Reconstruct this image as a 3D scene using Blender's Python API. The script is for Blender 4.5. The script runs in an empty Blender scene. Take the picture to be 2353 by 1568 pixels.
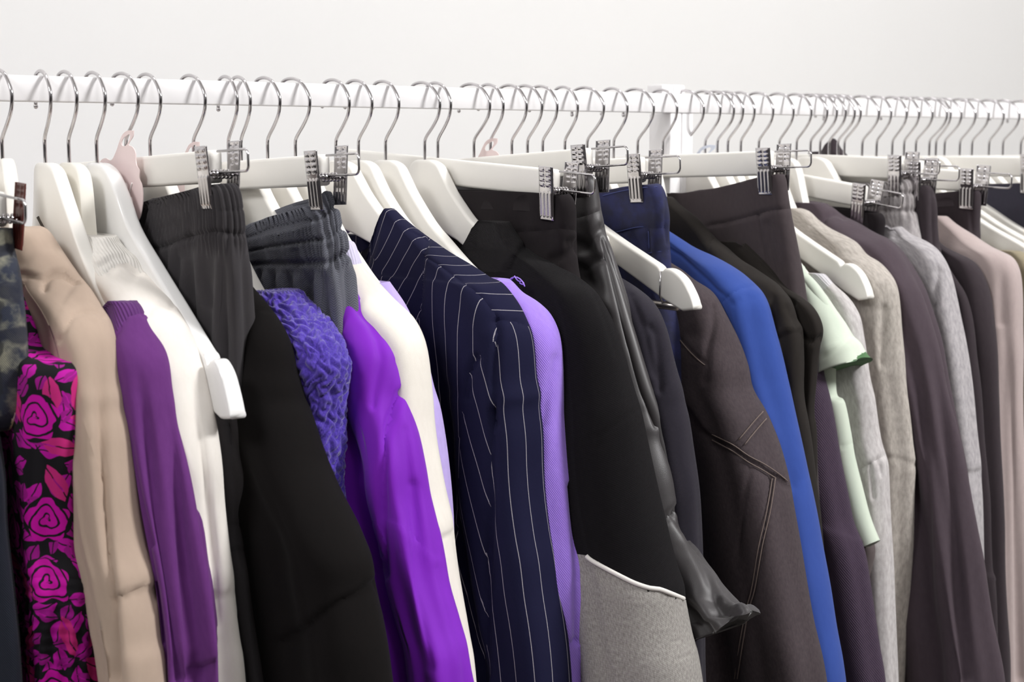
import bpy, math, random
import numpy as np
from mathutils import Matrix, Vector, noise
random.seed(7)
S = bpy.context.scene
C = S.collection

# ------------------------------------------------------------------ camera
IW, IH, FOC = 2353.0, 1568.0, 3500.0
PCX, PCY = IW / 2, IH / 2
VPX, HZY = 5600.0, 331.0            # where the rail vanishes, eye level
PIT = math.atan((PCY - HZY) / FOC)
_up = np.array([0, math.cos(PIT), -math.sin(PIT)])
_d = np.array([(VPX - PCX) / FOC, (PCY - HZY) / FOC, 1.0])
_x = _d - _up * _d.dot(_up); _x /= np.linalg.norm(_x)
_y = np.cross(_up, _x)
if _y[2] < 0: _y = -_y
RM = np.array([_x, _y, _up])        # rows: world X (along rail), Y (away), Z in camera (right, up, forward)
CZ = 1.45                           # eye height above the floor
def ray(px, py): return RM @ np.array([(px - PCX) / FOC, -(py - PCY) / FOC, 1.0])
_a = ray(0, 172); _b = ray(0, 233)
YR = 0.022 / (_a[2] / _a[1] - _b[2] / _b[1])       # distance of the rail, from its 22 mm height
ZT = _a[2] / _a[1] * YR                             # rail top, relative to the eye
ZB = ZT - 0.022
def hookX(px, py=345):
    d = ray(px, py); return float(d[0] * YR / d[1])
def onplane(px, py, X, yaw=0.0):
    s, c = math.sin(yaw), math.cos(yaw)
    d = ray(px, py)
    t = (c * X + s * YR) / (c * d[0] + s * d[1])
    P = d * t
    return float((P[0] - X) * s - (P[1] - YR) * c), float(P[2])
def project(P):                     # P (n,3) relative to the eye
    c = P @ RM
    return PCX + FOC * c[:, 0] / c[:, 2], PCY - FOC * c[:, 1] / c[:, 2]

cam_data = bpy.data.cameras.new('camera')
cam = bpy.data.objects.new('camera', cam_data); C.objects.link(cam)
r_, u_, f_ = RM @ np.array([1., 0, 0]), RM @ np.array([0, 1., 0]), RM @ np.array([0, 0, 1.])
cam.matrix_world = Matrix(((r_[0], u_[0], -f_[0], 0), (r_[1], u_[1], -f_[1], 0), (r_[2], u_[2], -f_[2], CZ), (0, 0, 0, 1)))
cam_data.sensor_width = 36; cam_data.lens = FOC / IW * 36
cam_data.clip_start = 0.05
cam_data.dof.use_dof = True; cam_data.dof.focus_distance = 1.40; cam_data.dof.aperture_fstop = 8.5
S.camera = cam

# ------------------------------------------------------------------ light
S.view_settings.view_transform = 'Standard'; S.view_settings.look = 'None'
S.view_settings.exposure = 0.1; S.view_settings.gamma = 1.0
S.view_settings.use_curve_mapping = False
wd = bpy.data.worlds.new('shop_light'); S.world = wd; wd.use_nodes = True
nt = wd.node_tree; bg = nt.nodes['Background']
tc = nt.nodes.new('ShaderNodeTexCoord'); sp = nt.nodes.new('ShaderNodeSeparateXYZ')
rp = nt.nodes.new('ShaderNodeValToRGB')
nt.links.new(tc.outputs['Generated'], sp.inputs[0]); nt.links.new(sp.outputs['Z'], rp.inputs[0])
rp.color_ramp.elements[0].position = 0.0; rp.color_ramp.elements[0].color = (.10, .09, .09, 1)
rp.color_ramp.elements[1].position = 0.6; rp.color_ramp.elements[1].color = (1, .99, .985, 1)
nt.links.new(rp.outputs[0], bg.inputs[0]); bg.inputs[1].default_value = 0.48
def area(name, loc, target, size, sy, power, col=(1, .995, .99)):
    l = bpy.data.lights.new(name, 'AREA'); l.shape = 'RECTANGLE'; l.size = size; l.size_y = sy
    l.energy = power; l.color = col
    o = bpy.data.objects.new(name, l); C.objects.link(o); o.location = loc
    o.rotation_euler = (Vector(target) - Vector(loc)).to_track_quat('-Z', 'Y').to_euler()
    return o
area('ceiling_and_fill_light', (2.2, -0.8, 2.85), (1.1, 1.2, 1.3), 0.6, 0.4, 66)
area('ceiling_and_fill_light', (0.6, -1.0, 2.85), (0.8, 1.3, 1.3), 0.8, 0.5, 12)
area('ceiling_and_fill_light', (-1.1, 0.75, 2.85), (0.9, 1.2, 1.3), 0.8, 0.5, 23)  # added fill from the left, brightens the hangers' left faces; no known fixture
area('ceiling_and_fill_light', (2.1, 1.60, 2.9), (2.1, 1.95, 1.2), 4.2, 0.3, 8.5)  # added wash strip, stretched along the back wall to brighten it

# ------------------------------------------------------------------ helpers
def lin(c): return tuple(((v / 255) / 12.92 if v / 255 <= .04045 else ((v / 255 + .055) / 1.055) ** 2.4) for v in c)
def tag(o, label, cat, group=None):
    o['label'] = label; o['category'] = cat
    if group: o['group'] = group
    return o
def empty(name, loc, label, cat, group=None):
    o = bpy.data.objects.new(name, None); C.objects.link(o); o.location = loc
    o.empty_display_size = 0.02
    return tag(o, label, cat, group)
def mesh_obj(name, V, F, mat, parent=None, uv=None, smooth=True):
    """V world coordinates (n,3); kept relative to the parent's location."""
    V = np.asarray(V, dtype=np.float64)
    org = np.array(parent.matrix_world.translation if False else ROOTLOC.get(parent.name, (0, 0, 0))) if parent else np.zeros(3)
    me = bpy.data.meshes.new(name)
    me.from_pydata((V - org).tolist(), [], [list(map(int, f)) for f in F]); me.update()
    if smooth: me.polygons.foreach_set('use_smooth', [True] * len(me.polygons))
    if uv is not None:
        li = np.empty(len(me.loops), dtype=np.int32); me.loops.foreach_get('vertex_index', li)
        for nm, arr in uv.items():
            ly = me.uv_layers.new(name=nm)
            ly.data.foreach_set('uv', np.asarray(arr)[li].astype(np.float32).ravel())
    if mat: me.materials.append(mat)
    o = bpy.data.objects.new(name, me); C.objects.link(o)
    if parent: o.parent = parent; ROOTLOC[o.name] = tuple(org)
    return o
ROOTLOC = {}
def root(name, X, z, label, cat, group=None, Y=None):
    loc = (X, YR if Y is None else Y, z + CZ)
    o = empty(name, loc, label, cat, group); ROOTLOC[o.name] = loc
    return o
def tube(path, rad, n=10, closed=False):
    """sweep a round wire along a path -> V, F"""
    P = np.array(path, float); m = len(P)
    R = np.full(m, rad) if np.isscalar(rad) else np.array(rad, float)
    T = np.zeros_like(P)
    if closed: T = np.roll(P, -1, 0) - np.roll(P, 1, 0)
    else: T[1:-1] = P[2:] - P[:-2]; T[0] = P[1] - P[0]; T[-1] = P[-1] - P[-2]
    T /= np.linalg.norm(T, axis=1)[:, None] + 1e-12
    ref = np.array([0, 0, 1.]) if abs(T[0][2]) < .9 else np.array([1., 0, 0])
    nrm = np.cross(T[0], ref); nrm /= np.linalg.norm(nrm)
    V = []
    for i in range(m):
        nrm = nrm - T[i] * nrm.dot(T[i]); nrm /= np.linalg.norm(nrm) + 1e-12
        b = np.cross(T[i], nrm)
        for k in range(n):
            a = 2 * math.pi * k / n
            V.append(P[i] + R[i] * (math.cos(a) * nrm + math.sin(a) * b))
    F = []
    for i in range(m if closed else m - 1):
        j = (i + 1) % m
        for k in range(n): F.append((i * n + k, i * n + (k + 1) % n, j * n + (k + 1) % n, j * n + k))
    if not closed:
        F.append(tuple(range(n))[::-1]); F.append(tuple((m - 1) * n + k for k in range(n)))
    return np.array(V), F
def merge(parts):
    V, F, o = [], [], 0
    for v, f in parts:
        V.append(np.asarray(v)); F += [tuple(i + o for i in q) for q in f]; o += len(v)
    return np.concatenate(V), F
def box(x0, x1, y0, y1, z0, z1, b=0.0015):
    """bevelled box"""
    import bmesh
    bm = bmesh.new(); bmesh.ops.create_cube(bm, size=1)
    for v in bm.verts:
        v.co = ((x0 + x1) / 2 + v.co.x * (x1 - x0), (y0 + y1) / 2 + v.co.y * (y1 - y0), (z0 + z1) / 2 + v.co.z * (z1 - z0))
    if b: bmesh.ops.bevel(bm, geom=bm.edges[:], offset=b, segments=2, affect='EDGES', profile=.5)
    bm.verts.index_update()
    V = np.array([v.co[:] for v in bm.verts]); F = [tuple(v.index for v in f.verts) for f in bm.faces]; bm.free()
    return V, F
def crsmooth(P, step=.004):
    """resample a polyline through a Catmull-Rom curve"""
    P = np.array(P, float)
    Q = np.vstack([2 * P[0] - P[1], P, 2 * P[-1] - P[-2]]); out = []
    for i in range(1, len(Q) - 2):
        n = max(2, int(np.linalg.norm(Q[i + 1] - Q[i]) / step))
        for t in np.linspace(0, 1, n, endpoint=False):
            a, b, c, d = Q[i - 1], Q[i], Q[i + 1], Q[i + 2]
            out.append(.5 * ((2 * b) + (-a + c) * t + (2 * a - 5 * b + 4 * c - d) * t * t + (-a + 3 * b - 3 * c + d) * t ** 3))
    out.append(P[-1]); return np.array(out)

# ------------------------------------------------------------------ materials
def new_mat(name):
    m = bpy.data.materials.new(name); m.use_nodes = True
    return m, m.node_tree, m.node_tree.nodes['Principled BSDF']
def N(nt, t, **k):
    n = nt.nodes.new(t)
    for a, b in k.items():
        if a.startswith('i_'): n.inputs[a[2:].replace('_', ' ')].default_value = b
        else: setattr(n, a, b)
    return n
def math_n(nt, op, a, b=None, clamp=False):
    n = nt.nodes.new('ShaderNodeMath'); n.operation = op; n.use_clamp = clamp
    for i, v in enumerate((a, b)):
        if v is None: continue
        if isinstance(v, (int, float)): n.inputs[i].default_value = v
        else: nt.links.new(v, n.inputs[i])
    return n.outputs[0]
def mix_c(nt, fac, a, b):
    n = nt.nodes.new('ShaderNodeMix'); n.data_type = 'RGBA'
    for s, v in ((n.inputs[0], fac), (n.inputs[6], a), (n.inputs[7], b)):
        if isinstance(v, (int, float)): s.default_value = v
        elif isinstance(v, tuple): s.default_value = v + (1,) if len(v) == 3 else v
        else: nt.links.new(v, s)
    return n.outputs[2]
def uvmap(nt, nm='cloth', scale=(1, 1, 1), rot=0.0):
    u = nt.nodes.new('ShaderNodeUVMap'); u.uv_map = nm
    mp = nt.nodes.new('ShaderNodeMapping'); mp.inputs['Scale'].default_value = scale; mp.inputs['Rotation'].default_value = (0, 0, rot)
    nt.links.new(u.outputs[0], mp.inputs[0]); return mp.outputs[0]
def wave(nt, vec, period, direction='X', dist=0, dscale=1, profile='SIN'):
    w = N(nt, 'ShaderNodeTexWave', wave_type='BANDS', bands_direction=direction, wave_profile=profile)
    w.inputs['Scale'].default_value = .31416 / period; w.inputs['Distortion'].default_value = dist; w.inputs['Detail Scale'].default_value = dscale
    nt.links.new(vec, w.inputs[0]); return w.outputs['Fac']
def noise_n(nt, vec, scale, detail=3, rough=.5):
    n = N(nt, 'ShaderNodeTexNoise'); n.inputs['Scale'].default_value = scale; n.inputs['Detail'].default_value = detail; n.inputs['Roughness'].default_value = rough
    if vec is not None: nt.links.new(vec, n.inputs['Vector'])
    return n.outputs['Fac']
def ramp(nt, fac, p0, p1):
    n = nt.nodes.new('ShaderNodeMapRange'); n.clamp = True
    nt.links.new(fac, n.inputs[0]); n.inputs[1].default_value = p0; n.inputs[2].default_value = p1
    return n.outputs[0]
def bump(nt, b, h, strength, dist):
    n = nt.nodes.new('ShaderNodeBump'); n.inputs['Strength'].default_value = strength; n.inputs['Distance'].default_value = dist
    nt.links.new(h, n.inputs['Height']); nt.links.new(n.outputs[0], b.inputs['Normal'])
def cloth(name, col, col2=None, weave=None, period=.0012, rough=.9, sheen=.08, mottle=(260, .35), bstr=.5, spec=.25, fine=.0):
    """woven or knitted cloth: yarn colour mottling plus a weave relief, laid out along the cloth's own length"""
    m, nt, b = new_mat(name)
    c1 = lin(col); c2 = lin(col2) if col2 else tuple(v * .82 for v in c1)
    vec = uvmap(nt)
    st = uvmap(nt, scale=(1, .35, 1))
    nz = noise_n(nt, st, mottle[0], 3, .6)
    fac = ramp(nt, nz, .5 - mottle[1], .5 + mottle[1])
    colr = mix_c(nt, fac, c1, c2)
    h = nz
    if weave == 'twill':
        h = wave(nt, uvmap(nt, rot=.6), period, 'X')
    elif weave == 'rib':
        h = wave(nt, vec, period, 'X')
    elif weave == 'herring':
        z = wave(nt, vec, .006, 'X', profile='TRI')
        zz = math_n(nt, 'MULTIPLY', z, .003)
        u = nt.nodes.new('ShaderNodeSeparateXYZ'); nt.links.new(vec, u.inputs[0])
        a = math_n(nt, 'ADD', u.outputs['Y'], zz)
        h = math_n(nt, 'SINE', math_n(nt, 'MULTIPLY', a, 6.2832 / period))
        colr = mix_c(nt, math_n(nt, 'MULTIPLY', ramp(nt, h, -.6, .8), .45), colr, tuple(min(1, v * 1.9) for v in c1))
    elif weave == 'plain':
        a = wave(nt, vec, period, 'X'); c = wave(nt, vec, period, 'Y'); h = math_n(nt, 'MULTIPLY', a, c)
    elif weave == 'jersey':
        h = wave(nt, uvmap(nt, rot=.35), period, 'Y', 1.2, 300)
    elif weave == 'fuzz':
        h = noise_n(nt, vec, 900, 4, .7)
    nt.links.new(colr, b.inputs['Base Color'])
    if h is not None and bstr: bump(nt, b, h, bstr, period * .35)
    b.inputs['Roughness'].default_value = rough; b.inputs['Sheen Weight'].default_value = sheen
    b.inputs['Sheen Roughness'].default_value = .5; b.inputs['Specular IOR Level'].default_value = spec
    return m
def plain(name, col, rough=.4, metal=0, coat=0, spec=.5, nscale=None):
    m, nt, b = new_mat(name)
    c = lin(col)
    nz = noise_n(nt, None, nscale or 30, 3)
    g = nt.nodes.new('ShaderNodeTexCoord'); nt.links.new(g.outputs['Object'], nt.nodes[-2].inputs['Vector'])
    nt.links.new(mix_c(nt, nz, c, tuple(v * .955 for v in c)), b.inputs['Base Color'])
    b.inputs['Roughness'].default_value = rough; b.inputs['Metallic'].default_value = metal
    b.inputs['Coat Weight'].default_value = coat; b.inputs['Coat Roughness'].default_value = .15; b.inputs['Specular IOR Level'].default_value = spec
    return m
M_PAINT = plain('white_painted_wood', (243, 240, 234), .38)
M_CREAM = plain('ivory_painted_wood', (240, 236, 226), .4)
M_GLOSS = plain('glossy_white_plastic', (248, 247, 246), .16, coat=.5)
M_RAIL = plain('white_powder_coat', (244, 242, 243), .5)
M_CHROME = plain('chrome', (205, 202, 204), .12, 1)
M_WALL = plain('white_wall_paint', (238, 237, 236), .8, spec=.1, nscale=2)
M_FLOOR = plain('grey_floor', (120, 112, 106), .5)
M_PINK = plain('pink_card', (244, 224, 223), .6)
M_BLUE = plain('pale_blue_card', (222, 228, 242), .6)
M_INK = plain('white_ink', (248, 240, 238), .6)
M_RUST = plain('red_brown_plastic', (92, 38, 32), .35)

# ------------------------------------------------------------------ the room
def struct(name, V, F, mat):
    o = mesh_obj(name, V, F, mat, smooth=False); o['kind'] = 'structure'; return o
struct('wall_back', *box(-2.2, 4.4, 1.98, 2.08, 0, 3.0, 0), M_WALL)
struct('wall_right', *box(4.3, 4.4, -2.4, 1.98, 0, 3.0, 0), M_WALL)
struct('floor', *box(-2.2, 4.4, -2.4, 2.08, -.05, 0, 0), M_FLOOR)
struct('ceiling', *box(-2.2, 4.4, -2.4, 2.08, 3.0, 3.05, 0), M_WALL)

def rack(X0, X1, posts, label):
    o = root('clothes_rack', (X0 + X1) / 2, -CZ, label, 'clothes rack')
    mesh_obj('rail', *box(X0, X1, YR - .0075, YR + .0075, ZB + CZ, ZT + CZ, .0015), M_RAIL, o)
    for p in posts:
        mesh_obj('post', *box(p - .009, p + .009, YR - .006, YR + .03, .02, ZB + CZ, .0015), M_RAIL, o)
        mesh_obj('connector', *box(p - .009, p + .009, YR + .0085, YR + .034, ZB + CZ + .001, ZT + CZ + .011, .0015), M_RAIL, o)
        mesh_obj('foot', *box(p - .008, p + .008, YR - .25, YR + .25, .0, .021, .002), M_RAIL, o)
XJ = hookX(1600, 235)
rack(-.55, XJ - .0005, [-.4, hookX(1545, 300)], 'white clothes rack in the foreground, its straight rail ending at a white post')
rack(XJ + .0005, 3.6, [hookX(1572, 300), 3.4], 'white clothes rack further back, continuing the row to the right behind the post')

# ------------------------------------------------------------------ hangers
ARM = [(0, -.016), (.014, -.0163), (.027, -.0205), (.038, -.0325), (.052, -.048), (.08, -.0715), (.105, -.0855), (.14, -.104), (.186, -.124), (.212, -.138), (.219, -.146)]
ARMB = [(0, -.078), (.03, -.086), (.06, -.095), (.1, -.113), (.14, -.1295), (.186, -.1485), (.205, -.1525), (.219, -.149)]
def frame(X, yaw=0.0, tilt=0.0, piv=(0, -.016)):
    """local (u towards the viewer, w along the rail, z) -> world"""
    cy, sy = math.cos(yaw), math.sin(yaw); ct, st = math.cos(tilt), math.sin(tilt)
    def f(A):
        A = np.asarray(A, float); u, w, z = A[..., 0], A[..., 1], A[..., 2]
        du, dz = u - piv[0], z - piv[1]
        u2 = piv[0] + du * ct - dz * st; z2 = piv[1] + du * st + dz * ct
        return np.stack([X + w * cy + u2 * sy, YR + w * sy - u2 * cy, z2 + CZ], -1)
    return f
def hook_path(rnd):
    k = rnd.uniform(.96, 1.04); tail = rnd.uniform(.010, .0255)
    P = [(-.0225 * k, 0, ZT - tail), (-.0232 * k, 0, .0575 - tail * .55), (-.0222 * k, 0, .0540), (-.0185 * k, 0, .0592), (-.0098, 0, .0618), (0, 0, .0615), (.0105, 0, .0582), (.0182 * k, 0, .0512), (.0228 * k, 0, .0442), (.0236 * k, 0, .0370),
         (.0208 * k, 0, .0277), (.0132 * k, 0, .0180), (.0040, 0, .0088), (.0006, 0, .0040), (0, 0, -.001), (0, 0, -.006), (0, 0, -.020)]
    return crsmooth(P, .0022)
def add_hook(o, X, seed, yaw=None, zend=0.0):
    rnd = random.Random(seed)
    P = hook_path(rnd); P[-1][2] -= zend
    V, F = tube(P, .00165, 12)
    y = rnd.uniform(-.13, .13) if yaw is None else yaw
    f = frame(X, y)
    h = mesh_obj('hook', f(V), F, M_CHROME, o)
    b = P[0]; th = np.linspace(0, math.pi, 9)
    V2 = np.array([(b[0] + .0021 * math.sin(t) * math.cos(a), .0021 * math.sin(t) * math.sin(a), b[2] - .0005 + .0021 * math.cos(t)) for t in th for a in np.linspace(0, 2 * math.pi, 12, endpoint=False)])
    F2 = [(i * 12 + k, i * 12 + (k + 1) % 12, (i + 1) * 12 + (k + 1) % 12, (i + 1) * 12 + k) for i in range(8) for k in range(12)]
    mesh_obj('hook_tip', f(V2), F2, M_CHROME, h)
    return h
def arm_mesh(top, bot, th=.0125, round_=.0034, f=None, both=True, curve=0.0):
    """flat wooden hanger body: rounded rectangle swept along both arms"""
    T = crsmooth(top, .003); B = np.array(bot, float)
    us = T[:, 0]; zt = T[:, 1]; zb = np.interp(us, B[:, 0], B[:, 1])
    zb = np.minimum(zb, zt - .0015)
    U = np.concatenate([-us[::-1], us[1:]]); ZTp = np.concatenate([zt[::-1], zt[1:]]); ZBp = np.concatenate([zb[::-1], zb[1:]])
    secs = []
    for u, a, b in zip(U, ZTp, ZBp):
        r = min(round_, (a - b) * .45); h = th / 2
        s = []
        for (cw, cz, a0) in ((h - r, a - r, 0), (-(h - r), a - r, 90), (-(h - r), b + r, 180), (h - r, b + r, 270)):
            for t in (0, 22, 45, 68, 90):
                g = math.radians(a0 + t); s.append((u, cw + r * math.cos(g) + (.03 * (1 - math.exp(-(-u / .07) ** 1.5)) if u < 0 else 0.0), cz + r * math.sin(g)))
        secs.append(s)
    n = len(secs[0]); V = np.array(secs).reshape(-1, 3); F = []
    for i in range(len(secs) - 1):
        for k in range(n): F.append((i * n + k, (i + 1) * n + k, (i + 1) * n + (k + 1) % n, i * n + (k + 1) % n))
    F.append(tuple(range(n))); F.append(tuple((len(secs) - 1) * n + k for k in range(n))[::-1])
    return V, F
def coat_hanger(X, label, seed, mat=None, prof=None, top=None, bot=None, yaw=0, tilt=0, group=None, hook=True, th=.0125, both=True, z0=0.0, curve=0.0):
    o = root('coat_hanger', X, ZT, label, 'hanger', group or 'shoulder hangers on the rail')
    t = list(top or ARM); b = list(bot or ARMB)
    if prof is not None:            # keep the hidden part of the arm inside the garment
        pu, pz, u0 = prof
        T = crsmooth(t, .005)
        sl = np.abs(np.diff(pz)) / (np.abs(np.diff(pu)) + 1e-6); ss = np.cumsum(np.hypot(np.diff(pu), np.diff(pz)))
        steep = np.nonzero((sl > 1.7) & (ss > .055) & (pu[1:] > .11))[0]
        ue = min(.212, (pu[steep[0]] if len(steep) else .2) - .014)
        dr = np.maximum(0, T[:, 1] - (np.interp(T[:, 0], pu, pz) - .0085))
        ins = T[:, 0] >= u0
        d0 = dr[ins][0] if ins.any() else 0
        k = sstep(.03, max(u0, .05), T[:, 0]); dr = np.where(ins, dr, d0 * k)
        Tn = np.stack([T[:, 0], T[:, 1] - dr], 1); Tn = Tn[Tn[:, 0] < ue]
        for i in range(1, len(Tn)): Tn[i, 1] = min(Tn[i, 1], Tn[i - 1, 1] + 1e-4)
        b = [(u, z - float(np.interp(u, T[:, 0], dr))) for u, z in b]
        t = [tuple(q) for q in Tn[::2]] + [(ue, Tn[-1][1] - .004)]
    V, F = arm_mesh(t, b, th, curve=curve); V[:, 2] += z0
    mesh_obj('hanger_body', frame(X, yaw, tilt)(V), F, mat or M_PAINT, o)
    if hook: add_hook(o, X, seed)
    return o

def jaw(f, side):
    """one embossed metal jaw: dimples on the finger grip, ribs on the lower blade"""
    nu, nz = 25, 63; Hh, Wd = .050, .020
    A = np.zeros((nz, nu, 3)); Bk = np.zeros((nz, nu, 3))
    for i in range(nz):
        t = i / (nz - 1)                     # 0 top .. 1 bottom
        z = -t * Hh
        w = .0148 - .0040 * t if t < .45 else .0130 - .0022 * (t - .45) / .55
        for k in range(nu):
            s = k / (nu - 1); u = (s - .5) * Wd
            d = 0.0
            if t < .43:
                for cu in (.29, .71):
                    for cz in (.07, .16, .25, .34):
                        e = ((s - cu) / .15) ** 4 + ((t - cz) / .031) ** 4
                        d += .0011 * math.exp(-e ** 1.5)
            elif t < .95 and t > .47:
                d += .0008 * max(0, math.sin(s * 4 * 2 * math.pi - math.pi / 2)) * min(1, (t - .47) / .03, (.95 - t) / .02)
            if s < .06 or s > .94: d -= .0008
            A[i, k] = (u, side * (w + d), z); Bk[i, k] = (u, side * (w + d - .0010), z)
    n = nu * nz; F = []
    for i in range(nz - 1):
        for k in range(nu - 1):
            q = (i * nu + k, i * nu + k + 1, (i + 1) * nu + k + 1, (i + 1) * nu + k)
            F.append(q if side < 0 else q[::-1]); F.append(tuple(v + n for v in (q[::-1] if side < 0 else q)))
    rim = [k for k in range(nu)] + [i * nu + nu - 1 for i in range(1, nz)] + [(nz - 1) * nu + k for k in range(nu - 2, -1, -1)] + [i * nu for i in range(nz - 2, 0, -1)]
    for a, b in zip(rim, rim[1:] + rim[:1]):
        q = (a, a + n, b + n, b); F.append(q if side < 0 else q[::-1])
    return np.concatenate([A.reshape(-1, 3), Bk.reshape(-1, 3)]), F
_JL, _JR = jaw(None, -1), jaw(None, 1)
def add_clip(o, fr, u, z, loop=True, sgn=1, mat=None, lean=0.0, jawmat=None):
    """clip at u on a bar whose top is at z; sgn -1 for the far end"""
    def place(V):
        V = np.array(V, float); V[:, 0] = u + V[:, 0] - lean * V[:, 2]; V[:, 2] += z + .003
        return fr(V)
    c = mesh_obj('trouser_clip', place(_JL[0]), _JL[1], mat or M_CHROME, o, smooth=True)
    V, F = _JR; V = V.copy(); V[:, 2] += .004; V[:, 0] += .006
    mesh_obj('clip_jaw', place(V), F, jawmat or M_CHROME, c)
    # wire spring loop
    a, b, r = .008, .0575, .005; P = []
    z1, z2 = -.0045, -.0215
    for (cu, cz, a0) in ((b - r, z1 - r, 90), (b - r, z2 + r, 0)):
        for t in np.linspace(0, -90, 7):
            g = math.radians(a0 + t); P.append((sgn * (cu + r * math.cos(g)), 0, cz + r * math.sin(g)))
    P = [(sgn * a, 0, z1)] + P + [(sgn * a, 0, z2)]
    P = np.array(P); P[:, 1] = -.003
    mesh_obj('spring_loop', place(tube(P, .00105, 10)[0]), tube(P, .00105, 10)[1], M_CHROME, c)
    # coil and pin between the jaws
    H = [(sgn * (.0075) + .0032 * math.cos(t), -.0085 + .017 * t / (2 * math.pi * 5), -.0225 + .0032 * math.sin(t)) for t in np.linspace(0, 2 * math.pi * 5, 90)]
    V, F = tube(H, .0009, 8)
    V2, F2 = tube([(sgn * .0075, -.0112, -.0225), (sgn * .0075, .0112, -.0225)], .0016, 12)
    V, F = merge([(V, F), (V2, F2)])
    mesh_obj('clip_spring', place(V), F, M_CHROME, c)
    return c
def clip_hanger(X, label, seed, topline, uclip, h=.0265, th=.011, yaw=0, mat=None, group=None, lean=0.0, far=False, clipmat=None, jawmat=None, near=True):
    """straight trouser hanger; topline = two (u, z) points on the bar's upper edge"""
    o = root('trouser_hanger', X, ZT, label, 'hanger', group or 'clip hangers on the rail')
    (u0, z0), (u1, z1) = topline
    sl = (z1 - z0) / (u1 - u0); tilt = math.atan(sl); zc = z0 - sl * u0     # bar top under the hook
    fr = frame(X, yaw, tilt, (0, zc))
    L = uclip + .001
    V, F = box(-L, L, -th / 2, th / 2, -h, 0, .003)
    V[:, 2] += zc
    mesh_obj('hanger_bar', fr(V), F, mat or M_PAINT, o)
    add_hook(o, X, seed, zend=max(0, -.016 - zc) + .003)
    if near: add_clip(o, fr, uclip, zc, lean=lean, mat=clipmat, jawmat=jawmat)
    if far: add_clip(o, fr, -uclip * .55, zc, sgn=-1, lean=-lean)
    return o, fr, zc

# ------------------------------------------------------------------ garments
ZOOMS = {'A': (0, 360, 600 / 1568), 'B': (550, 360, 600 / 1568), 'C': (1050, 380, 600 / 1568), 'D': (1500, 380, 500 / 1568), 'E': (1853, 340, 500 / 1568),
         'a': (0, 900, 668 / 1568), 'b': (500, 900, 668 / 1568), 'c': (1050, 900, 668 / 1568), 'd': (1685, 900, 668 / 1568), 'p': (0, 0, 1)}
def px(*segs):
    """('A', x, y, x, y, ...) readings taken in one enlarged crop -> photograph coordinates"""
    out = []
    for s in segs:
        x0, y0, k = ZOOMS[s[0]]
        for i in range(1, len(s), 2): out.append((x0 + s[i] * k, y0 + s[i + 1] * k))
    return out
def sstep(a, b, x):
    t = np.clip((x - a) / (b - a), 0, 1); return t * t * (3 - 2 * t)
def polydist(x, y, pts):
    """signed distance to a polyline (positive on its right-hand side going along), and parameter inside the ends"""
    best = np.full(x.shape, 1e9); sg = np.zeros(x.shape); end = np.zeros(x.shape, bool)
    m = len(pts) - 1
    for i in range(m):
        (ax, ay), (bx, by) = pts[i], pts[i + 1]
        dx, dy = bx - ax, by - ay; L = dx * dx + dy * dy + 1e-9
        t = ((x - ax) * dx + (y - ay) * dy) / L
        tc = np.clip(t, 0, 1); d = np.hypot(x - ax - tc * dx, y - ay - tc * dy)
        cr = dx * (y - ay) - dy * (x - ax)
        up = d < best
        best = np.where(up, d, best); sg = np.where(up, np.sign(cr), sg)
        e = ((i == 0) & (t < 0)) | ((i == m - 1) & (t > 1)); end = np.where(up, e, end)
    return best * sg, end
def inpoly(x, y, pts):
    r = np.zeros(x.shape, bool); n = len(pts)
    for i in range(n):
        (ax, ay), (bx, by) = pts[i], pts[(i + 1) % n]
        if ay == by: continue
        c = ((ay > y) != (by > y)) & (x < (bx - ax) * (y - ay) / (by - ay) + ax); r ^= c
    return r
INFO = {}
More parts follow.
